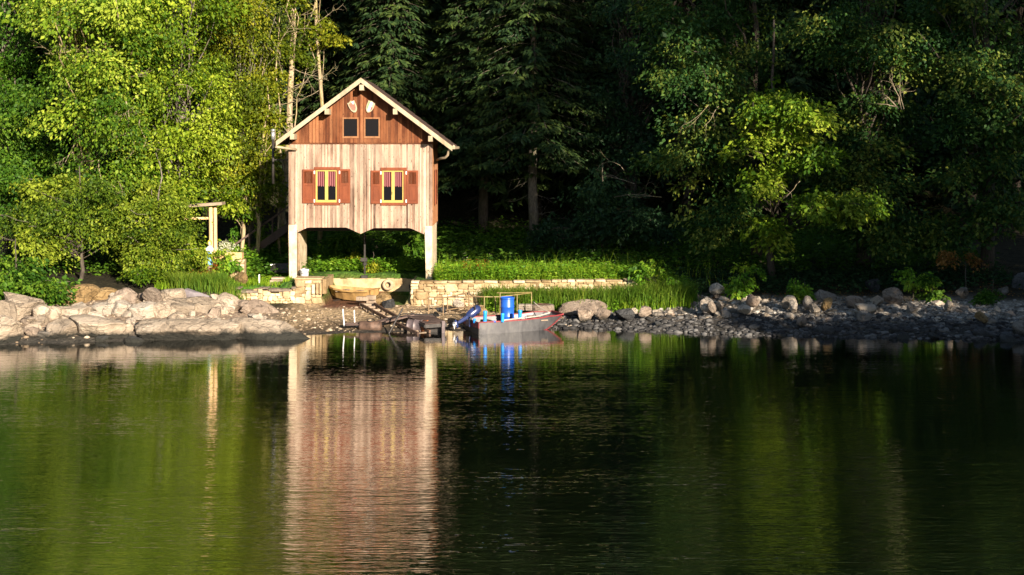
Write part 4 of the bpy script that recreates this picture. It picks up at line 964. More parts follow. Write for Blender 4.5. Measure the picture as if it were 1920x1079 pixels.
# ------------------------------------------------------------------ jetty of drums and planks
j = thing('jetty', 'ramshackle dark jetty of planks on a floating steel drum', 'jetty', P(800, 610, 48.6))
A_, B2, C_, D2 = P(757, 591, 50.0), P(806, 589, 50.2), P(836, 604, 48.5), P(797, 607, 48.3)
for k in range(9):
    q0, q1 = k/9+.006, (k+1)/9-.006
    a, b, c, d = A_.lerp(D2, q0), B2.lerp(C_, q0), B2.lerp(C_, q1), A_.lerp(D2, q1); dn = Vector((0, 0, -.05))
    MB().add([a, b, c, d, a+dn, b+dn, c+dn, d+dn], [(0,1,2,3),(7,6,5,4),(0,4,5,1),(1,5,6,2),(2,6,7,3),(3,7,4,0)], rng.random()).build('plank', M['jettywood'], j)
MB().beam(D2+Vector((0,0,-.10)), C_+Vector((0,0,-.10)), .08, .12).build('bearer', M['iron'], j)
MB().beam(A_+Vector((0,0,-.10)), D2+Vector((0,0,-.10)), .08, .10).build('bearer', M['iron'], j)
MB().beam(B2+Vector((0,0,-.10)), C_+Vector((0,0,-.10)), .08, .10).build('bearer', M['iron'], j)
q = P(831.5, 622, 48.4); MB().box(q.x-.055, q.x+.055, q.y-.05, q.y+.05, -1.2, Z(602, 48.4)).build('mooring_post', M['drum'], j)
m = MB(); m.box(X(806, 48.9), X(829, 48.9), 48.7, 49.3, -.15, Z(608, 48.9)); m.build('float_box', M['iron'], j)
dr = thing('steel_drum', 'rusty steel drum floating on its side under the jetty', 'drum', P(780, 616, 48.7))
da = Vector((1, -.25, -.03)).normalized(); dc = P(765, 614, 49.0); r = .25
pr = [(.02,0),(r*.93,.0),(r,.015),(r,.04),(r*.97,.05),(r*.97,.24),(r*1.03,.25),(r*1.03,.27),(r*.97,.28),(r*.97,.50),(r*1.03,.51),(r*1.03,.53),(r*.97,.54)]
MB().lathe(pr, (dc.x, dc.y, .16), 24, da).build('body', M['drum'], dr, True)
MB().lathe([(r*.97,.545),(r*.97,.70),(r,.71),(r,.74),(r*.93,.745),(.02,.73)], (dc.x, dc.y, .16), 24, da).build('end', M['rust_bright'], dr, True)
o = thing('float_tank', 'dark rusty float tank under the end of the plank walkway', 'tank', P(692, 614, 49.0)); tc = P(673, 614, 49.0)
MB().lathe([(.05,0),(.17,.02),(.205,.08),(.205,.42),(.21,.43),(.21,.46),(.205,.47),(.205,.74),(.17,.80),(.05,.82)], (tc.x, tc.y, .14), 20, (1, -.06, 0), 1, 1).build('shell', M['rust'], o, True)
torus([(.13+.015*math.cos(2*PI*k/6), .015*math.sin(2*PI*k/6)) for k in range(6)], (tc.x+.42, tc.y-.02, .37), (0, -.2, 1)).build('hoop', M['iron'], o)
o = thing('walkway', 'narrow dark plank walkway propped between the float tank and the jetty', 'walkway', P(700, 605, 49.2))
for k, (a, b) in enumerate((((646, 607, 49.1), (704, 605.5, 49.2)), ((648, 609.5, 48.9), (700, 608, 49.0)), ((700, 606, 49.2), (762, 592, 49.9)), ((708, 603, 49.4), (742, 594, 49.9)), ((722, 604, 49.1), (775, 591, 49.9)))):
    MB().beam(P(*a), P(*b), .12, .05, rng.random()).build('plank', M['jettywood'], o)
m = MB().tube([P(729, 626, 48.2), P(742, 602, 48.4), P(755.5, 578.5, 48.6)], .03, 8); tag(m.build('leaning_pole', M['iron']), 'black pole leaning out of the water between rails and drum', 'pole')
m = MB().tube([P(645.5, 612, 49.0), P(644, 596, 49.05), P(643, 580, 49.1)], .022, 8); tag(m.build('stake', M['white']), 'thin pale stake at the outer end of the walkway', 'stake')
m = MB().tube([P(665, 606, 49.2), P(664.5, 594, 49.2), P(664, 582, 49.25)], .020, 8); tag(m.build('stake', M['white']), 'thin pale stake behind the float tank', 'stake')
m = MB().tube([P(725.5, 600, 49.3), P(757, 588.5, 49.3), P(812, 590.5, 49.4)], .022, 6); tag(m.build('iron_bar', M['iron']), 'dark iron bar lying across the jetty planks', 'bar')
# pipe railings
def rail_set(name, label, posts, bars, mat, rad):
    o = thing(name, label, 'railing', P(*posts[0][:1], posts[0][2], posts[0][3]))
    for px, py0, py1, d in posts: MB().tube([P(px, py1, d), P(px, py0, d)], rad, 8).build('post', mat, o)
    for pts in bars: MB().tube([P(*p) for p in pts], rad, 8).build('rail', mat, o)
    return o
rail_set('pipe_railing', 'thin rusty pipe railing in front of the retaining wall, landward of the jetty',
    [(803.5,557,590,50.6),(831,558,592,50.4),(839,557,588,50.8),(871,557,580,50.8),(879,548,606,50.2)],
    [[(803.5,557.5,50.6),(838,558,50.5),(878,549,50.3)],[(871,557.5,50.8),(839,557,50.9)],[(836,582,50.6),(878,575,50.4),(907,574,50.4)],[(879,556,50.3),(908,557,50.2)]], M['brown_pipe'], .022)
rail_set('pipe_railing', 'faded yellow pipe railing around the big blue barrel',
    [(908,556,586,50.0),(937.5,549,590,49.6),(969.5,553,584,50.6),(996.5,548.5,572,51.4),(929,557,586,50.6)],
    [[(906,557,50.0),(937,557,50.2),(969,553,50.6),(996.5,549.5,51.4)],[(932,549.5,49.6),(965,549.5,50.4),(997,548.5,51.4)]], M['yellow_pipe'], .021)
o = thing('pipe_clamp', 'dark clamp on the corner of the rusty railing', 'clamp', P(878, 549, 50.25)); MB().lathe([(.03,0),(.05,.02),(.05,.1),(.03,.12)], P(876, 551.5, 50.25), 10, (1, .2, .1)).build('collar', M['iron'], o)
# round concrete slab and pale boxes on the beach
c = P(1017, 582, 51.6); o = thing('well_ring', 'round brown concrete ring lying on the beach behind the boat', 'concrete ring', c)
MB().lathe([(.44,-.1),(.45,.0),(.44,.17),(.41,.21),(.22,.22),(.2,.19),(.02,.17)], c, 28).build('ring', M['brown_rock'], o, True)
torus([(.20+.03*math.cos(2*PI*k/6), .02*math.sin(2*PI*k/6)) for k in range(6)], (c.x, c.y, c.z+.22), (0, 0, 1)).build('hatch', M['rust'], o)
for px0, px1, lb in ((972, 984, 'pale crate nearer the yellow railing on the beach'), (985, 998, 'pale crate beside the concrete ring on the beach')):
    c = P((px0+px1)/2, 579, 51.0); o = thing('crate', lb, 'crate', c); w_ = (px1-px0)*51/F/2*.94
    m = MB(); 
    for zz in (0, .075, .15): m.box(c.x-w_, c.x+w_, 50.9, 51.2, c.z+zz-.06, c.z+zz+.005, rng.random())
    m.build('slats', M['pale_rock'], o); MB().box(c.x-w_+.01, c.x+w_-.01, 50.92, 51.18, c.z-.05, c.z+.13).build('lining', M['greywood'], o)
rock(848, 872, 561, 576, 52.2, PL, 'pale squared stone at the foot of the retaining wall', name='stone_block', cat='block', planes=6, rough=.02)
rock(816, 838, 577, 586, 50.9, D_, 'black flat stone beside the rusty railing', name='boulder')
rock(884, 916, 572, 590, 50.6, O_, 'ochre rock under the rusty railing near the outboard motor')
# bucket
c = P(571, 529, 54.7); o = thing('bucket', 'white plastic tub standing on the stone pier by the concrete leg', 'bucket', c); r = 8*54.7/F; hh = 24*54.7/F
MB().lathe([(r*.8,0),(r*.86,.02),(r,hh*.9),(r*1.07,hh*.91),(r*1.07,hh*.97),(r*.95,hh),(r*.9,hh*.9),(.02,hh*.6)], c, 20).build('tub', M['white'], o, True)
torus([(r*1.02+.012*math.cos(2*PI*k/6), .012*math.sin(2*PI*k/6)) for k in range(6)], (c.x, c.y-.03, c.z+hh*.86), (0, -.5, 1)).build('handle', M['metal'], o)
# ------------------------------------------------------------------ garden corner left of the house
g = thing('garden_gate_frame', 'weathered wooden gate frame with double posts and a slanted board on top', 'gate frame', P(400, 512, 55.5))
for a, b, y in ((392, 399.5, 55.4), (400.5, 407.5, 55.5)):
    w_ = (X(b, y)-X(a, y))/2; MB().tube([((X(a, y)+X(b, y))/2+.01, y, 1.2), ((X(a, y)+X(b, y))/2, y, 2.6), ((X(a, y)+X(b, y))/2-.015, y, Z(388, y))], [w_*1.05, w_, w_*.95], 10, .8).build('post', M['warmwood'], g, True)
MB().beam(P(348, 386.5, 55.45), P(419, 381.5, 55.45), .7, .11, .4).build('top_board', M['greywood'], g)
MB().beam(P(343, 410, 55.5), P(393, 409.5, 55.5), .1, .09, .8).build('crossbar', M['warmwood'], g)
tr = thing('planter_trough', 'wooden trough planter raised on a stone pedestal beside the gate frame', 'planter', P(430, 486, 55.0))
ty = 54.95; m = MB(); m.box(X(402, ty), X(453, ty), ty, ty+.05, Z(486, ty), Z(475, ty), .5); m.box(X(402, ty), X(453, ty), ty+.4, ty+.45, Z(486, ty), Z(475, ty), .4)
m.box(X(402, ty), X(402, ty)+.05, ty+.051, ty+.399, Z(486, ty), Z(475, ty), .6); m.box(X(453, ty)-.05, X(453, ty), ty+.051, ty+.399, Z(486, ty), Z(475, ty), .6); m.box(X(403.5, ty), X(451.5, ty), ty+.052, ty+.398, Z(486, ty), Z(478, ty), .2)
m.build('trough', M['warmwood'], tr)
stone_wall(tr, X(432, ty), X(457, ty), 1.1, Z(486.5, ty), ty+.0, .5, .19, 12, name='pedestal')
# painted garden figure
c = P(393, 497, 55.15); fg = thing('garden_figure', 'small painted figure with a yellow head and pale blue robe beside the gate post', 'statue', c)
MB().lathe([(.13,-.65),(.15,-.6),(.14,-.1),(.15,-.02),(.02,0)], c, 16).build('plinth', M['brown_rock'], fg)
s_ = 55.15/F
MB().lathe([(.115,0),(.135,.02),(.13,.12),(.115,.30),(.10,.44),(.09,.48)], c, 20, (0,0,1), 1, .8).build('robe', m_plain('pale_blue_robe', (.17,.42,.70), .5, .4, 0, .35, 6), fg, True)
MB().lathe([(.09,.475),(.105,.52),(.125,.60),(.12,.68),(.07,.735),(.038,.75),(.036,.77)], c, 20, (0,0,1), 1, .7).build('bodice', m_plain('cream_bodice', (.66,.70,.60), .5, .4, 0, .3, 7), fg, True)
MB().lathe([(.03,.755),(.062,.80),(.074,.86),(.066,.92),(.03,.955)], c, 18, (0,0,1), .92, 1).build('head', m_plain('figure_face', (.62,.42,.28), .6, .3), fg, True)
MB().lathe([(.078,.80),(.088,.88),(.076,.95),(.03,.985),(.01,.99)], (c.x, c.y+.022, c.z), 18).build('hair', m_plain('figure_yellow_hair', (.72,.58,.05), .6, .3), fg, True)
for sgn in (-1, 1):
    MB().tube([(c.x+sgn*.115, c.y, c.z+.68), (c.x+sgn*.135, c.y-.04, c.z+.56), (c.x+sgn*.03, c.y-.11, c.z+.57)], [.036, .033, .022], 8).build('arm', M['white'], fg, True)
m = MB().tube([P(486, 537, 54.4), P(486, 515, 54.4)], .028, 8); tag(m.build('stake', M['white']), 'white stake standing in the lawn above the low wall', 'stake')
o = thing('wooden_steps', 'flat weathered boards laid in the lawn beside the concrete leg', 'boards', P(525, 528, 54.8))
for k, (y, d) in enumerate(((532, 54.4), (526, 54.9), (521, 55.4))): MB().box(X(503+k*3, d), X(540, d), d, d+.42, Z(y, d)-.12, Z(y, d)+.0, rng.random()).build('board', M['greywood'], o)
o = thing('covered_boat', 'small upturned dinghy with a pale keel lying behind the concrete leg', 'boat', P(528, 512, 56.8))
CM = Matrix.Translation((X(530, 56.8), 56.8, 1.5)) @ Matrix.Rotation(PI, 4, 'X'); hs = [(-.5,.02,.1,-.12,.15),(-.2,.12,.28,-.2,.15),(.3,.16,.34,-.22,.15),(.7,.14,.30,-.2,.15)]
h, _ = hull(hs, .02, -.1); xf(h, CM).build('hull', M['iron'], o); m = MB().beam(CM @ Vector((-.5,0,-.14)), CM @ Vector((.7,0,-.225)), .1, .05); m.build('keel', M['white'], o)
# ================================================================== vegetation
VR = np.random.RandomState(77)
def unit(v): return v/np.maximum(np.linalg.norm(v, axis=-1, keepdims=True), 1e-9)
def leaf_mesh(name, Pp, D, N, L, W, tone, mat, parent):
    """rhombic leaves: Pp base points, D leaf axis, N leaf normal"""
    D = unit(D); S = unit(np.cross(D, N)); n = len(Pp); L = np.broadcast_to(L, n)[:, None]; Wd = (np.broadcast_to(W, n)*.5)[:, None]
    fold = unit(np.cross(S, D))*Wd*.35
    V = np.stack([Pp, Pp+D*L*.42+S*Wd+fold, Pp+D*L, Pp+D*L*.42-S*Wd+fold], 1).reshape(-1, 3)
    Fc = np.arange(n*4).reshape(-1, 4)
    return np_mesh(name, V, Fc, mat, parent, np.repeat(tone, 4))
def spray_leaves(C, O, R, m, L, rs, droop=.35, up=.75, flat=.22, jit=.6, tb=None):
    """leafy sprays: centres C (n,3), outward dirs O, radius R (n,), m leaves each -> leaf arrays"""
    n = len(C); O = unit(O); A = unit(O*np.array([1, 1, .25])); Nn = unit(np.array([0, 0, 1.])*up + O*(1-up) + rs.normal(size=(n, 3))*.22)
    A = unit(A - Nn*(A*Nn).sum(1)[:, None]); B = np.cross(Nn, A)
    a = rs.uniform(-1, 1, (n, m)); b = rs.uniform(-1, 1, (n, m)); k = a*a+b*b > 1; a = np.where(k, a*.6, a); b = np.where(k, b*.6, b)
    h = rs.normal(size=(n, m))*flat - droop*(a*.5+.5)**2 - droop*.4*b*b
    Rr = R[:, None, None]
    Pp = C[:, None, :] + Rr*(a[..., None]*A[:, None, :]*1.15 + b[..., None]*B[:, None, :]*.9 + h[..., None]*Nn[:, None, :])
    D = A[:, None, :]*(.7+a[..., None]*.3) + B[:, None, :]*b[..., None]*.7 - np.array([0, 0, 1.])*.35 + rs.normal(size=(n, m, 3))*.45
    N2 = Nn[:, None, :] + rs.normal(size=(n, m, 3))*jit
    base = rs.uniform(.2, .72, n) if tb is None else tb
    tone = np.clip(base[:, None] + rs.normal(size=(n, m))*.17, 0, 1)
    return Pp.reshape(-1, 3), D.reshape(-1, 3), N2.reshape(-1, 3), (L*((base*7.3 % 1)*.75+.65)[:, None]*rs.uniform(.6, 1.4, (n, m))).ravel(), tone.ravel()
def ell_points(ells, rs, lo=.45, per=7, lump=.66):
    """spray centres gathered in clumps over the crown's volume, with gaps between the clumps"""
    C = []; O = []; T = []
    for cx, cy, cz, rx, ry, rz, n in ells:
        K = max(3, n//per); d = unit(rs.normal(size=(K, 3))); q = rs.uniform(lo**2, 1.15, K)**.5
        c = np.array([cx, cy, cz]) + d*q[:, None]*np.array([rx, ry, rz]); o = unit(d*np.array([1, 1, .6])); s = lump*rs.uniform(.6, 1.35, K)*min(1, (rx*ry*rz)**(1/3)/1.3)
        g = rs.normal(size=(K, per, 3))*np.array([.62, .62, .34])
        C.append((c[:, None, :]+g*s[:, None, None]).reshape(-1, 3)); O.append(unit(o[:, None, :]*.8+g*.8).reshape(-1, 3)); T.append(np.repeat(rs.uniform(.05, .8, K), per))
    return np.concatenate(C), np.concatenate(O), np.concatenate(T)
def wiggle(a, b, n, amp, rs, sag=0):
    a, b = np.array(a, float), np.array(b, float); t = np.linspace(0, 1, n)[:, None]
    p = a + (b-a)*t; ln = np.linalg.norm(b-a)
    off = rs.normal(size=(n, 3))*amp*ln; off[0] = 0; off[-1] *= .3
    p = p + off; p[:, 2] += np.sin(t[:, 0]*PI)*sag*ln
    return p
def dead_twigs(m, p, d, length, rad, depth, rs, curl=.5):
    """crooked bare branch that forks"""
    n = 6; pts = [np.array(p, float)]; d = unit(np.array(d, float))
    for k in range(n):
        d = unit(d + rs.normal(size=3)*curl*.34); pts.append(pts[-1] + d*length/n)
    m.tube(pts, list(np.linspace(rad, rad*.35, n+1)), 5)
    if depth > 0:
        for _ in range(rs.randint(2, 4)):
            k = rs.randint(2, n); dd = unit(d + rs.normal(size=3)*.9); dead_twigs(m, pts[k], dd, length*rs.uniform(.4, .7), rad*.55, depth-1, rs, curl)
TREES = {}
def broadleaf(name, label, cat, base, height, ells, mat, L, m=46, seed=0, trunk_r=.16, bark='bark_grey', limbs=.3, R=(.5, .95), lean=(0, 0), droop=.35, up=.75, asp=.56, group=None, dead=(), lo=.45, flt=None, trunk_top=None, per=7, limb_bark=None):
    rs = np.random.RandomState(seed); base = np.array(base, float); t = thing(name, label, cat, base, group)
    C, O, TB = ell_points(ells, rs, lo, per)
    if flt is not None: k = flt(C); C, O, TB = C[k], O[k], TB[k]
    Rr = rs.uniform(*R, len(C))
    Pp, D, N, Ls, tone = spray_leaves(C, O, Rr, m, L, rs, droop, up, tb=np.clip(TB+rs.normal(size=len(C))*.1, .05, .9))
    leaf_mesh('crown', Pp, D, N, Ls, Ls*asp, tone, M[mat], t)
    mb = MB(); top = base + np.array([lean[0], lean[1], (trunk_top or height*.85)])
    tp = wiggle(base-np.array([0, 0, .3]), top, 9, .012, rs); mb.tube(tp, list(np.linspace(trunk_r*1.25, trunk_r*.3, 9)), 10)
    for i in np.nonzero(rs.uniform(size=len(C)) < limbs)[0]:
        c = C[i]; zt = np.clip((c[2]-base[2])*rs.uniform(.45, .85)/(top[2]-base[2]), .08, .97); s = base + (top-base)*zt
        r0 = trunk_r*(1-zt*.7)*rs.uniform(.22, .4)
        mb.tube(wiggle(s, c, 6, .035, rs, .06), list(np.linspace(r0, .012, 6)), 5)
    mb.build('trunk', M[bark], t, True)
    if dead:
        for p, d, ln, r in dead: db = MB(); dead_twigs(db, p, d, ln, r*.62, 2, rs); db.build('bare_branch', M['dead'], t)
    return t
def conifer(name, label, base, height, z0, rmax, seed, mat='needle', bark='bark_dark', trunk_r=.22, group=None, dens=1.0, L=.30, cat='spruce tree', dead_below=True, flt=None):
    rs = np.random.RandomState(seed); base = np.array(base, float); t = thing(name, label, cat, base, group); mb = MB()
    mb.tube(wiggle(base-np.array([0, 0, .3]), base+np.array([0, 0, height]), 9, .004, rs), list(np.linspace(trunk_r*1.2, .02, 9)), 10)
    PP = []; DD = []; NN = []; LL = []; TT = []; z = z0
    while z < height-.3:
        fr = (z-z0)/(height-z0); r = rmax*(1-fr)**.75*rs.uniform(.8, 1.1)+.15; nb = rs.randint(5, 8); a0 = rs.uniform(0, 6.28)
        for k in range(nb):
            az = a0+6.283*k/nb+rs.normal()*.18; o = np.array([math.cos(az), math.sin(az), 0]); rr = r*rs.uniform(.72, 1.1); n = int((26+46*rr/2.5)*dens)
            tt = rs.uniform(.12, 1, n)**.8; wd = .34*rr*(1-tt)+.10; s = rs.uniform(-1, 1, n)*wd; side = np.array([-o[1], o[0], 0])
            zz = .10*rr*tt - .42*rr*tt**2 + .14*rr*tt**5 - np.abs(s)*.35 - rs.uniform(0, .16, n)
            if rr > .5: mb.tube([base+np.array([0, 0, z])+o*rr*q+np.array([0, 0, .10*rr*q-.42*rr*q*q]) for q in (0, .3, .6, .9)], [.028, .02, .014, .007], 4)
            p = base+np.array([0, 0, z])+o*(rr*tt)[:, None]+side*s[:, None]; p[:, 2] += zz
            PP.append(p); DD.append(o*.7+side*(np.sign(s)*.7)[:, None]-np.array([0, 0, .55])+rs.normal(size=(n, 3))*.22); NN.append(np.array([0, 0, 1])+o*.45+rs.normal(size=(n, 3))*.35)
            LL.append(L*rs.uniform(.6, 1.3, n)); TT.append(np.clip(rs.uniform(.15, .6)+rs.normal(size=n)*.15+tt*.15, 0, 1))
        z += rs.uniform(.26, .42)
    P_, D_2, N_, L_, T_2 = (np.concatenate(q) for q in (PP, DD, NN, LL, TT))
    if flt is not None: k = flt(P_); P_, D_2, N_, L_, T_2 = P_[k], D_2[k], N_[k], L_[k], T_2[k]
    leaf_mesh('crown', P_, D_2, N_, L_, L_*.34, T_2, M[mat], t)
    if dead_below:
        for k in range(14):
            zz = rs.uniform(.2, 1)*max(1, z0); az = rs.uniform(0, 6.28); dead_twigs(mb, base+np.array([0, 0, zz]), (math.cos(az), math.sin(az), -.25), rs.uniform(.5, 1.5), .015, 1, rs, .35)
    mb.build('trunk', M[bark], t, True); return t
def at(px, d): x = X(px, d); return (x, d, gz(x, d))
def E(px, py, d, wpx, hpx, dd, n): return (X(px, d), d, Z(py, d), wpx*d/F, dd, hpx*d/F, n)   # crown ellipsoid from photo pixels
def copy_tree(o, loc, rz, sc=1.0):
    c = put(o.copy()); c.location = loc; c.rotation_euler = (0, 0, rz); c.scale = (sc, sc, sc)
    for ch in o.children: put(ch.copy(), c)
    return c

# ---- sunny trees on the near flank of the house
t = broadleaf('ash_tree', 'tall sunlit ash with a pale trunk and bare twisting branches in its crown', 'tree', at(152, 59), 19,
    [E(185, 70, 56.6, 105, 80, 1.7, 130), E(140, 190, 56.8, 62, 60, 1.4, 70), E(225, 190, 56.2, 70, 75, 1.5, 90), E(205, 320, 57, 80, 55, 1.5, 70), E(170, -110, 58.4, 140, 120, 2.6, 200), E(110, 15, 57.2, 80, 45, 1.4, 56), E(240, 10, 56.6, 85, 50, 1.4, 60), E(105, 110, 58.8, 60, 40, 1.2, 35)],
    'leaf_ash', .145, 66, 101, .23, 'bark_pale', .14, lo=.62, up=.5, dead=[(P(150, 60, 57.3), (-.6, -.5, .2), 1.5, .04), (P(132, 95, 57.0), (-.5, -.4, -.5), 1.3, .035), (P(160, 90, 57.0), (.8, -.4, -.2), 1.4, .03), (P(236, 185, 56.4), (.3, -.4, -.9), 1.8, .045), (P(250, 200, 56.4), (-.5, -.4, -.6), 1.5, .04), (P(236, 150, 56.6), (.7, -.3, .4), 1.2, .03), (P(262, 225, 56.3), (-.3, -.3, -.9), 1.3, .03), (P(140, 270, 57), (-.5, -.4, -.5), 1.2, .03), (P(185, 300, 56.8), (.1, -.3, -1), 1.7, .04)])
broadleaf('leafy_tree', 'deep green broadleaf tree cut by the edge of the frame, above the shore bush', 'tree', at(10, 60.5), 16,
    [E(5, 50, 60.5, 85, 80, 1.8, 110), E(30, 160, 59.4, 55, 45, 1.2, 49), E(0, 250, 59.6, 75, 60, 1.5, 70), E(60, 310, 60.0, 60, 45, 1.2, 49), E(30, 370, 57.6, 95, 50, 1.5, 84), E(-70, 120, 60, 80, 220, 2.5, 110), E(0, -100, 60, 120, 100, 2.5, 110)],
    'leaf_deep', .15, 66, 102, .22, 'bark_grey', .15, lo=.62, up=.5)
broadleaf('lime_tree', 'bright yellow-green tree whose crown catches the most sun, behind the gate frame', 'tree', at(335, 59.5), 18,
    [E(320, 60, 59, 95, 110, 2.0, 150), E(345, 200, 58.6, 85, 100, 1.9, 140), E(330, 300, 58, 85, 70, 1.7, 110), E(300, 390, 57.2, 75, 60, 1.4, 90), E(330, -110, 59.5, 110, 110, 2.4, 180), E(330, 15, 58, 100, 50, 1.5, 70)],
    'leaf_lime', .135, 68, 103, .2, 'bark_grey', .14, lo=.62, up=.5, dead=[(P(290, 90, 57.2), (.6, -.5, .5), 1.2, .03), (P(330, 160, 57), (.7, -.4, .3), 1.1, .025), (P(245, 240, 56.6), (.4, -.5, -.8), 1.4, .03), (P(222, 340, 56), (.6, -.5, -.5), 1.2, .03)])
broadleaf('alder_tree', 'olive-leaved tree with fine foliage between the bright crown and the boathouse', 'tree', at(455, 61.5), 18,
    [E(440, 70, 61, 75, 110, 1.9, 150), E(460, 210, 60.6, 62, 90, 1.6, 130), E(430, 310, 60.2, 62, 65, 1.5, 95), E(465, 330, 60.4, 38, 55, 1.1, 45), E(440, -110, 61.5, 95, 110, 2.3, 180), E(440, 20, 60, 80, 50, 1.4, 77)],
    'leaf_olive', .115, 78, 104, .15, 'bark_grey', .12, up=.5)
broadleaf('hazel_bush', 'drooping olive-green bush hanging over the dark hollow above the boulders', 'bush', at(150, 54.5), 5.2,
    [E(60, 400, 55, 85, 60, 1.3, 90), E(150, 370, 55, 90, 60, 1.3, 110), E(175, 418, 54.6, 90, 32, 1.1, 95), E(55, 445, 54.2, 62, 34, 1.0, 55)],
    'leaf_hazel', .12, 84, 105, .07, 'bark_dark', .2, R=(.35, .65), droop=.6, up=.55)
broadleaf('willow_bush', 'tall rounded sunlit bush reaching down to the sedge beside the gate frame', 'bush', at(300, 54.5), 5.5,
    [E(270, 390, 55.2, 75, 70, 1.3, 110), E(310, 460, 54.6, 62, 62, 1.2, 115), E(290, 478, 54.2, 42, 50, 1.0, 70), E(322, 430, 55, 36, 60, 1.0, 55)],
    'leaf_hazel', .115, 86, 106, .06, 'bark_grey', .25, R=(.3, .6))
broadleaf('shore_bush', 'low dark green bush spilling over the pale boulders at the edge of the frame', 'bush', at(30, 50.6), 2.6,
    [E(30, 530, 50.6, 78, 48, 1.0, 120), E(80, 558, 49.9, 40, 36, .7, 55), E(-20, 510, 50.6, 55, 50, 1.0, 60)],
    'leaf_deep', .15, 52, 107, .05, 'bark_dark', .25, R=(.3, .55))
broadleaf('fern_bush', 'small yellow-green bush at the mouth of the dark hollow under the trees', 'bush', at(268, 53.2), 1.2,
    [E(268, 515, 53, 22, 24, .4, 26)], 'leaf_lime', .12, 40, 108, .03, 'bark_dark', .2, R=(.2, .35))
broadleaf('sapling', 'slim pale-barked sapling standing behind the staircase handrail', 'tree', at(482, 60), 9, [E(480, 330, 60, 38, 60, .9, 45), E(500, 220, 60, 26, 60, .8, 30)], 'leaf_olive', .15, 50, 109, .085, 'bark_pale', .3, lean=(.45, 0), R=(.3, .6))
broadleaf('sapling', 'crooked pale sapling behind the gate frame, nearer the sunlit tree', 'tree', at(452, 60.5), 8, [E(440, 360, 60, 40, 45, .9, 50)], 'leaf_lime', .15, 50, 110, .075, 'bark_pale', .3, lean=(.1, 0), R=(.3, .6))
broadleaf('sapling', 'bare slender stem rising between the sunlit trees and the roof', 'tree', at(526, 61), 13, [E(500, 120, 61, 30, 80, .7, 30)], 'leaf_olive', .15, 44, 111, .05, 'bark_pale', .2, R=(.25, .5),
    dead=[(P(525, 60, 60.8), (-.3, -.3, .9), 1.6, .03), (P(527, 110, 60.8), (.1, -.3, 1), 1.9, .03), (P(520, 90, 60.8), (.4, -.2, .9), 1.5, .025), (P(530, 180, 60.8), (.6, -.3, .5), 1.4, .025), (P(524, 230, 60.8), (.6, -.3, -.2), 1.3, .025), (P(530, 140, 60.8), (-.2, -.3, .8), 1.3, .025)])
# tall trunks behind the roof
def tall(px, d, r, label, seed, ell, dead):
    rs = np.random.RandomState(seed)
    return broadleaf('tall_tree', label, 'tree', at(px, d), 21, ell, 'leaf_olive', .16, 44, seed, r, 'bark_pale', .05, R=(.3, .6), dead=dead, trunk_top=20)
dd1 = [(P(552, y, 61.7), (s*.9, -.25, q), l, .028) for y, s, q, l in ((30, 1, .3, 1.4), (105, -1, -.4, 1.4), (130, 1, -.6, 1.7), (170, 1, .5, 1.3), (190, -1, -.6, 1.6), (215, -1, -.4, 1.2))]
tall(550, 62, .145, 'tall straight trunk with mossy pale bark right behind the roof slope, ringed by dead branches', 121, [E(560, 40, 62, 28, 50, .9, 26), E(545, 100, 62, 22, 25, .7, 16), E(555, -140, 62, 70, 130, 2.2, 130)], dd1)
dd2 = [(P(598, y, 63.7), (s*.8, -.25, q), l, .024) for y, s, q, l in ((40, 1, .5, 1.0), (120, -1, -.5, 1.4), (150, 1, .2, 1.0), (170, -1, -.6, 1.3))]
tall(598, 64, .095, 'thinner mottled trunk behind the roof, next to the straight mossy one', 122, [E(620, 60, 64, 30, 50, .9, 26), E(600, -140, 64, 70, 130, 2.2, 110)], dd2)

# ---- shaded forest behind the house
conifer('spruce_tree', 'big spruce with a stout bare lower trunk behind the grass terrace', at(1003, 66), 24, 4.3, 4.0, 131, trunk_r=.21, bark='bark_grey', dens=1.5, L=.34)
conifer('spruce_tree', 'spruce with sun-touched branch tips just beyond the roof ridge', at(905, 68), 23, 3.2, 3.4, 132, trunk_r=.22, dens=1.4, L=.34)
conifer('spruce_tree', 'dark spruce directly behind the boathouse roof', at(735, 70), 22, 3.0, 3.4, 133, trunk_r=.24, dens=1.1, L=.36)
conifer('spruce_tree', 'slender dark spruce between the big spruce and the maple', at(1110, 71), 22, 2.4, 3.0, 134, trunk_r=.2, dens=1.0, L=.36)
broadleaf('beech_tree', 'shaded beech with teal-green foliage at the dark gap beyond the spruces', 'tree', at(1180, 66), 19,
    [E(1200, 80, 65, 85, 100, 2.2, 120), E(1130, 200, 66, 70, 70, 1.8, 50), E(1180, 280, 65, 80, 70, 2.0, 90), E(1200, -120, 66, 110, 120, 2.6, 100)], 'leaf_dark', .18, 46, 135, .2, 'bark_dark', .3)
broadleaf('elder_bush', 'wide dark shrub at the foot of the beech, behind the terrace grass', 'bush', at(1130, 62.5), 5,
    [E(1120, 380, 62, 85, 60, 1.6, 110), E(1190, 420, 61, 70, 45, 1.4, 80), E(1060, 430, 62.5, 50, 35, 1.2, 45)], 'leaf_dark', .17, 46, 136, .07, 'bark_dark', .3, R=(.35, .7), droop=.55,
    dead=[(P(1190, 345, 60.5), (-.8, -.4, .1), 1.5, .03), (P(1170, 320, 60.5), (-.7, -.4, .5), 1.0, .025), (P(1240, 370, 60), (-.9, -.3, .1), 2.4, .03)])
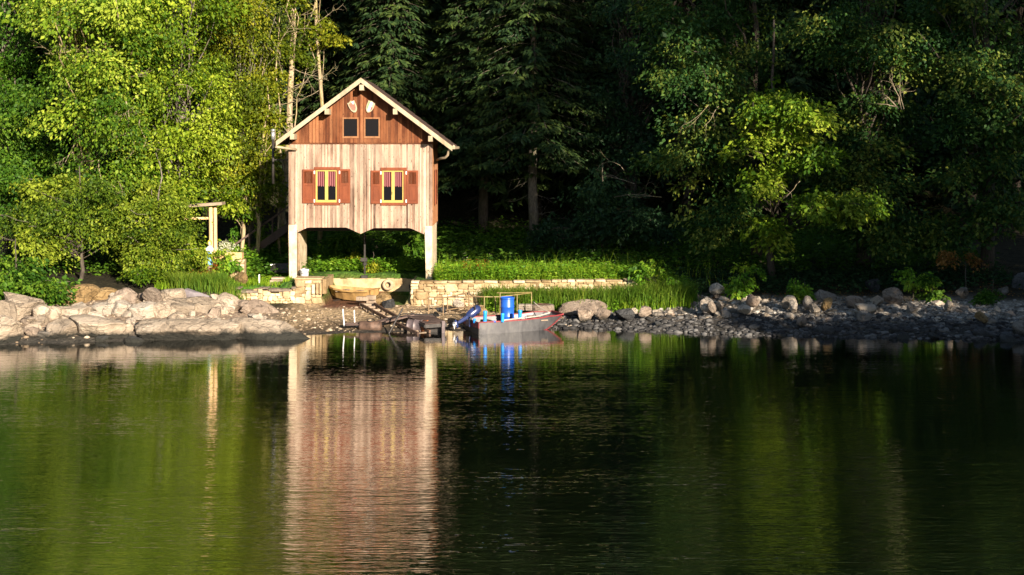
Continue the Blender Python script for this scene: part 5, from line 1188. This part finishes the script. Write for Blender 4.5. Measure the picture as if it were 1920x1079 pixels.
broadleaf('maple_tree', 'maple with yellowing sunlit sprays down its lakeward edge', 'tree', at(1418, 59.5), 19,
    [E(1290, 90, 57.8, 95, 90, 1.8, 130), E(1320, 190, 57.5, 85, 70, 1.6, 110), E(1310, 300, 58, 80, 60, 1.6, 90), E(1400, 60, 59, 100, 100, 2.2, 110), E(1360, 410, 57, 75, 45, 1.3, 80), E(1340, -110, 59, 130, 110, 2.6, 120)],
    'leaf_maple', .17, 48, 137, .2, 'bark_dark', .1, dead=[(P(1330, 195, 55.9), (-.5, -.2, -.75), 1.3, .022), (P(1347, 200, 55.9), (-.5, -.2, -.75), 1.3, .022)])
broadleaf('ash_tree', 'leaning ash branchwork with bright green sunlit foliage in front of the dark forest', 'tree', at(1450, 57), 12.5,
    [E(1425, 190, 54.8, 60, 36, 1.1, 49), E(1500, 225, 54.0, 70, 34, 1.3, 56), E(1440, 275, 54.4, 90, 26, 1.2, 49), E(1540, 300, 53.8, 55, 30, 1.1, 35), E(1420, 345, 54.4, 50, 22, .9, 28), E(1545, 385, 53.6, 95, 24, 1.2, 56), E(1610, 365, 53.8, 40, 26, .9, 21), E(1450, 430, 54.4, 40, 22, .8, 21)],
    'leaf_ash', .17, 46, 138, .13, 'bark_dark', .25, R=(.35, .7), dead=[(P(1470, 240, 53.5), (.7, -.1, -.55), 1.1, .02), (P(1440, 290, 53.6), (-.8, -.1, .1), 1.0, .018), (P(1500, 340, 53.2), (-.6, -.2, -.7), 1.2, .018)])
broadleaf('oak_tree', 'broad dark tree holding a dead bleached fork, in the middle of the shaded side', 'tree', at(1620, 58.5), 19,
    [E(1560, 60, 57.5, 95, 80, 1.9, 100), E(1680, 80, 57, 95, 80, 1.9, 100), E(1640, 240, 57.5, 110, 60, 1.8, 100), E(1600, 350, 57, 90, 50, 1.6, 85), E(1660, 420, 56.4, 80, 45, 1.4, 75), E(1620, -110, 58, 150, 110, 2.6, 130)],
    'leaf_maple', .17, 48, 139, .26, 'bark_dark', .1, dead=[(P(1685, 205, 55.6), (-.5, -.2, .6), 1.4, .04), (P(1690, 205, 55.6), (.15, -.2, 1), 1.5, .035), (P(1680, 200, 55.6), (-1, -.2, .15), 1.2, .03), (P(1695, 205, 55.6), (.1, -.1, .9), 1.0, .025), (P(1685, 195, 55.6), (-.3, -.1, 1), 1.0, .025)])
broadleaf('hornbeam_tree', 'dark tree with drooping sunlit twigs at the far end of the beach', 'tree', at(1850, 57), 19,
    [E(1820, 60, 56, 95, 80, 1.9, 110), E(1880, 180, 55.4, 85, 80, 1.8, 110), E(1790, 190, 56, 60, 60, 1.5, 60), E(1840, 300, 55.8, 90, 60, 1.7, 95), E(1890, 400, 55.6, 70, 50, 1.4, 60), E(1770, 430, 56, 55, 40, 1.2, 45), E(1960, 100, 56, 70, 150, 2.0, 60), E(1850, -110, 57, 150, 110, 2.6, 120)],
    'leaf_maple', .17, 48, 140, .24, 'bark_dark', .1)
# low shrubs at the edge of the shaded wood
broadleaf('dry_shrub', 'withered orange-brown shrub in the shade above the beach', 'bush', at(1810, 54.6), 1.4, [E(1800, 490, 54.4, 55, 12, .5, 16)], 'dry', .11, 30, 151, .03, 'bark_dark', .3, R=(.2, .4))
def bush(label, px, py, d, w_, h_, n, mat, seed, L=.13, name='leafy_shrub', m=36):
    return broadleaf(name, label, 'bush', at(px, d+.1), 1.0, [E(px, py, d, w_, h_, .45, n)], mat, L, m, seed, .025, 'bark_dark', .35, R=(.16, .34), up=.6)
bush('sunlit upright weedy shrub standing alone on the shingle edge', 1395, 528, 53.4, 44, 26, 46, 'weed', 161)
bush('bright green leafy shrub beside the mossy square boulder', 1712, 530, 53.0, 22, 24, 26, 'weed', 162)
bush('grey-green leafy shrub between mossy boulder and pebble spit', 1748, 543, 52.6, 24, 20, 26, 'leaf_deep', 163)
bush('low creeping green shrub at the far end of the pebble spit', 1862, 556, 52.0, 40, 12, 26, 'leaf_deep', 164)
bush('tiny fresh green shrub among the beach boulders', 1492, 541, 52.6, 7, 11, 7, 'weed', 165, .1)
bush('second tiny fresh shrub, lower, among the beach boulders', 1509, 548, 52.2, 6, 8, 6, 'weed', 166, .1)
bush('rounded weedy shrub ending the retaining wall', 1230, 520, 53.4, 36, 30, 50, 'weed', 167)
bush('rust-red shrub at the base of the painted figure', 414, 511, 54.6, 14, 14, 22, 'red_leaf', 168, .1, 'red_shrub')
bush('dark rust-red shrub beyond the painted figure', 380, 504, 54.9, 10, 16, 14, 'red_leaf', 169, .1, 'red_shrub')
bush('green ivy-like shrub covering the planter pedestal', 424, 500, 54.8, 20, 20, 34, 'weed', 170, .12)
bush('pale cream-flowered shrub behind the planter trough', 421, 463, 56.2, 10, 10, 8, 'flower', 171, .06, 'flowering_shrub')
bush('brown-tinged shrub in the middle of the slip terrace under the house', 700, 505, 58.2, 14, 15, 16, 'leaf_olive', 172, .12)
bush('ochre-leaved shrub beside the iron column under the house', 662, 492, 59.5, 13, 14, 14, 'leaf_olive', 173, .12)
bush('dark rounded shrub by the concrete leg under the house', 784, 495, 58.5, 12, 9, 12, 'leaf_deep', 174, .1)
bush('sunlit leafy shrub at the foot of the staircase', 448, 468, 60.9, 24, 34, 44, 'weed', 175, .15, m=40)
for k, (px, py, w_, h_, lb) in enumerate(((505, 455, 26, 38, 'tall bright leafy shrub behind the staircase'), (610, 480, 30, 26, 'bright green shrub seen between the concrete legs'), (640, 455, 26, 22, 'shaded green shrub under the house floor'), (765, 460, 30, 26, 'deep green shrub in the shade under the house'), (545, 470, 22, 30, 'leafy shrub between staircase and concrete leg'))):
    bush(lb, px, py, 62.0, w_, h_, 48, ['weed', 'weed', 'leaf_deep', 'leaf_deep', 'weed'][k], 180+k, .17, m=40)

# ---- far forest rows on the hillside: copies of three dark trees
GR = 'dark trees filling the hillside behind'
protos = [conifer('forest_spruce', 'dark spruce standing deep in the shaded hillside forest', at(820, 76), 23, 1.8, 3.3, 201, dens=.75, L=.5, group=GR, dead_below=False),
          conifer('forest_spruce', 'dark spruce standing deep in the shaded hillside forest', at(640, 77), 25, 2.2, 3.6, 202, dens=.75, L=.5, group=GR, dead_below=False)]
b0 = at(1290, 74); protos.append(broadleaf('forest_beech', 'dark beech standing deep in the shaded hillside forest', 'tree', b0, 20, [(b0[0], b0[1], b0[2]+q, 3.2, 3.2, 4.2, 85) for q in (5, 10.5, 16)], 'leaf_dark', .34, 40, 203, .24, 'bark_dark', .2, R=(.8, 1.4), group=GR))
rs = np.random.RandomState(9); row = []
for d, step in ((72, 4.4), (78, 4.2), (85, 4.6), (93, 5.2), (102, 6.0)):
    x = -.40*d - 6
    while x < .40*d + 8:
        row.append((x + rs.uniform(-1.2, 1.2), d + rs.uniform(-2, 2))); x += step
for x, y in row:
    if y < 75 and -19 < x*1.0 < 6 and rs.uniform() < .35: continue
    p = protos[rs.randint(3)]; copy_tree(p, (x, y, gz(x, y)-.2), rs.uniform(0, 6.28), rs.uniform(.85, 1.15))

# ---- unseen trees added on the sunny-side bank to cast shade over the far shore
Rv = np.array([math.cos(AZ), math.sin(AZ), 0]); Nv = np.array([-math.sin(AZ)*math.sin(EL), math.cos(AZ)*math.sin(EL), math.cos(EL)])
def uv(p): p = np.asarray(p, float); return p @ Rv, p @ Nv
GAPS = [((10.6, 54, 6.4), 2.0, 2.1), ((6.9, 56.3, 9.4), 1.9, 2.3), ((12.4, 55.5, 12.0), 1.8, 1.1), ((15.4, 55.5, 10.8), 1.2, 1.0), ((18.6, 54.2, 9.6), 1.9, 1.6), ((15.4, 55.6, 8.6), 1.0, .9),
        ((13.6, 54, 4.4), 1.3, .9), ((9.0, 56, 3.2), 1.0, .9), ((9.2, 53.4, 1.1), 1.1, .7), ((16.0, 53, 1.0), .9, .5), ((-1.0, 65.2, 10.6), .9, 1.8), ((17.2, 55, 6.4), .9, .9), ((12.5, 51, .6), 1.0, .45), ((7.6, 57, 6.6), 1.0, 1.2)]
GAPS += [((13.5, 50.8, .75), 5.0, .42), ((8.5, 51.2, .6), 2.4, .42)]  # crown openings placed where sunlit patches should land
GUV = [(uv(p), a+.42, b+.42) for p, a, b in GAPS]
def shade_keep(C):
    """sprays kept in the added shade trees; crowns are cut open to shape sunlit patches"""
    u, v = uv(C); n = (fbm(u*.8+50, v*.8+50, 61)-.47)
    lit = (u < 22.3 + n*1.6 + np.clip(v-22, 0, 9)*.05)
    lit |= (v < 17.3 + n*1.2) & (u < 29.5 + n*2)
    for (gu, gv), a, b in GUV: lit |= ((u-gu)/a)**2 + ((v-gv)/b)**2 < 1 + n*1.6
    return ~lit
bank = [(21, 24, 27, 4.8), (26, 27, 28, 5.2), (32, 25, 28, 5.4), (38, 27, 28, 5.5), (29, 20, 26, 5.0), (35, 19, 27, 5.2), (24, 17, 26, 5.0), (43, 22, 28, 5.5), (47, 30, 26, 5.5), (31, 13, 28, 5.2)]
kinds = ['tallest dense tree', 'broad dense tree', 'round-crowned tree', 'wide tree', 'leaning tree', 'many-limbed tree', 'gap-crowned tree', 'heavy tree', 'outer tree', 'rearmost tree']
for k, (x, y, h_, r) in enumerate(bank):
    b = (x, y, gz(x, y)); zt = b[2]+h_
    ells = [(x, y, b[2]+h_*q, r*s, r*s, 4.2, 110) for q, s in ((.24, .8), (.42, 1.0), (.62, 1.0), (.82, .85))]
    broadleaf('added_shade_tree', kinds[k]+' added out of view on the sunny-side bank to cast shade', 'tree', b, h_, ells, 'leaf_deep', .55, 22, 300+k, .3, 'bark_dark', .06, R=(.9, 1.4), group='added shade trees on the sunny-side bank', flt=shade_keep, lo=.2, per=1)

# ================================================================== grass, weeds and undergrowth (nobody could count these)
def blades(name, xy, hgt, wid, lean, mat, seed, tonef=None, zoff=0):
    rs = np.random.RandomState(seed); n = len(xy); x, y = xy[:, 0], xy[:, 1]; z = terrain(x, y)+zoff; b = np.stack([x, y, z-.02], 1)
    a = rs.uniform(0, 6.283, n); s = np.stack([np.cos(a), np.sin(a), 0*a], 1); l = np.stack([-np.sin(a), np.cos(a), 0*a], 1)
    h = hgt*rs.uniform(.55, 1.25, n); le = h*lean*rs.uniform(.2, 1.3, n); w_ = wid*rs.uniform(.7, 1.3, n)
    up = np.array([0, 0, 1.])
    m1 = b + up*(h*.55)[:, None] + l*(le*.3)[:, None]; tp = b + up*(h*(1-.25*lean))[:, None] + l*le[:, None]
    V = np.stack([b-s*(w_*.5)[:, None], b+s*(w_*.5)[:, None], m1+s*(w_*.42)[:, None], m1-s*(w_*.42)[:, None], tp+s*(w_*.06)[:, None], tp-s*(w_*.06)[:, None]], 1).reshape(-1, 3)
    i = np.arange(n)*6; Fc = np.concatenate([np.stack([i, i+1, i+2, i+3], 1), np.stack([i+3, i+2, i+4, i+5], 1)])
    tone = np.clip((np.clip(.1+fbm(x*1.1, y*1.1, seed+3)*.85, 0, 1) if tonef is None else tonef) + rs.normal(size=n)*.12, 0, 1)
    o = np_mesh(name, V, Fc, M[mat], None, np.repeat(tone, 6)); tag(o, kind='stuff'); return o
def scatter(n, x0, x1, y0, y1, rs, dens=None):
    xy = np.stack([rs.uniform(x0, x1, n), rs.uniform(y0, y1, n)], 1)
    if dens is not None: xy = xy[rs.uniform(size=n) < dens(xy[:, 0], xy[:, 1])]
    return xy
def herbs(name, xy, h, mat, L, seed, per=5, tonefix=None):
    """small leafy stems"""
    rs = np.random.RandomState(seed); n = len(xy); z = terrain(xy[:, 0], xy[:, 1]); hh = (h if hasattr(h, '__len__') else np.full(n, h))*rs.uniform(.4, 1.2, n)
    q = rs.uniform(.15, 1, (n, per)); a = rs.uniform(0, 6.283, (n, per)); d = np.stack([np.cos(a), np.sin(a), rs.uniform(-.3, .5, (n, per))], 2)
    Pp = np.stack([np.broadcast_to(xy[:, :1], (n, per)), np.broadcast_to(xy[:, 1:], (n, per)), z[:, None]+hh[:, None]*q], 2) + d*.05
    N = np.array([0, 0, 1.])+rs.normal(size=(n, per, 3))*.6; Ls = L*rs.uniform(.6, 1.3, n*per)
    t0 = fbm(xy[:, 0]*1.2, xy[:, 1]*1.2, seed)*.9; tone = np.clip(np.repeat(t0, per)+rs.normal(size=n*per)*.16, 0, 1)
    o = leaf_mesh(name, Pp.reshape(-1, 3), d.reshape(-1, 3), N.reshape(-1, 3), Ls, Ls*.5, tone, M[mat], None); tag(o, kind='stuff'); return o
rs = np.random.RandomState(5)
# terrace behind the retaining wall
tx0, tx1 = -3.0, 6.6
blades('tall_grass', scatter(9000, tx0, tx1, 54.05, 57.0, rs, lambda x, y: .35+.65*(fbm(x*1.1, y*1.1, 71) > .45)), .62, .022, .55, 'grass', 1)
herbs('weeds', scatter(5200, tx0, tx1, 54.0, 57.0, rs), .52, 'weed', .13, 2)
blades('tall_grass', scatter(240, tx0, tx1+2, 54.6, 58, rs), 1.05, .012, .5, 'grass', 3)
herbs('flowers', scatter(110, tx0, tx1+3, 54.6, 60, rs), 1.0, 'flower', .045, 4, 4)
herbs('dock_stems', np.concatenate([scatter(26, X(873, 54.6)-.07, X(873, 54.6)+.1, 54.5, 54.7, rs), scatter(22, X(895, 54.6)-.07, X(895, 54.6)+.05, 54.5, 54.7, rs), scatter(20, X(908, 54.4)-.12, X(908, 54.4)+.1, 54.3, 54.5, rs)]), .75, 'red_leaf', .07, 5, 12)
# sedge in front of the wall and at the end of the terrace
def tufts(name, cs, n, h, mat, seed, spread=.22, wid=.022, lean=.75):
    r = np.random.RandomState(seed); xy = np.concatenate([np.array([[x, y]]) + r.normal(size=(int(n*s), 2))*spread*s for x, y, s in cs]); return blades(name, xy, h, wid, lean, mat, seed)
tufts('sedge', [(X(px, 53.0)+.0, 53.0-.25*(k % 2), s) for k, (px, s) in enumerate(((925, .8), (940, 1), (962, .9), (985, 1.0), (1010, 1.1), (1035, 1), (1058, 1.2), (1082, 1.1), (1105, 1.2), (1125, 1), (1150, .8), (1172, 1), (1195, 1.1), (1215, 1.3), (1240, 1.3), (1262, 1.1), (1280, .9)))], 420, 1.0, 'sedge', 11, .24, .028)
tufts('sedge', [(X(px, 52.4), 52.4, s) for px, s in ((1120, .6), (1175, .6), (1200, .7), (1230, .8), (1265, .7), (1290, .5))], 150, .5, 'grass', 12, .24, .022)
tufts('sedge', [(X(px, 52.6), 52.6+(k % 3)*.3, s) for k, (px, s) in enumerate(((345, .8), (365, 1), (385, 1.2), (402, 1.3), (420, 1.2), (395, 1), (370, .9), (330, .6)))], 300, .72, 'sedge', 13, .26)
herbs('weeds', scatter(1500, X(1195, 53.4), X(1300, 53.4), 52.7, 55.5, rs), .55, 'weed', .12, 14)
blades('wall_top_grass', scatter(1500, -2.9, 5.2, 53.62, 54.1, rs), .42, .02, 1.1, 'grass', 15)
herbs('wall_top_weeds', scatter(900, -2.9, 6.2, 53.6, 54.1, rs), .36, 'weed', .11, 16)
herbs('sedge_weeds', scatter(1500, -.9, 6.4, 52.2, 53.3, rs, lambda x, y: fbm(x*1.6, y*1.6, 88)*1.6), .5, 'weed', .11, 17)
# lawn left of the house
blades('lawn_grass', scatter(9000, -13.2, -8.7, 53.8, 59.5, rs), .16, .02, .7, 'grass', 21)
blades('lawn_grass', scatter(1800, -13.6, -12.0, 52.6, 55.5, rs), .3, .02, .7, 'grass', 22)
herbs('weeds', scatter(1800, -8.6, -3.2, 57.7, 60.5, rs), .45, 'weed', .13, 23)
herbs('weeds', scatter(1600, -16, -10.8, 56, 62, rs), .6, 'weed', .15, 24)
# shaded undergrowth on the forest floor
herbs('undergrowth', scatter(9500, -11, 20, 57.2, 70, rs, lambda x, y: np.where((x > -9) & (x < -3) & (y < 61), 0, 1.)), .75, 'leaf_deep', .19, 31, 5)
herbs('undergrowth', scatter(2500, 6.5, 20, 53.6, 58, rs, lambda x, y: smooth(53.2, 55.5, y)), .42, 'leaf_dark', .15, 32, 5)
herbs('undergrowth', scatter(2500, -22, -8, 55.5, 66, rs), .6, 'leaf_deep', .17, 33, 5)
herbs('leaf_litter', scatter(900, 4, 20, 52.5, 57, rs), .05, 'dry', .09, 34, 2)
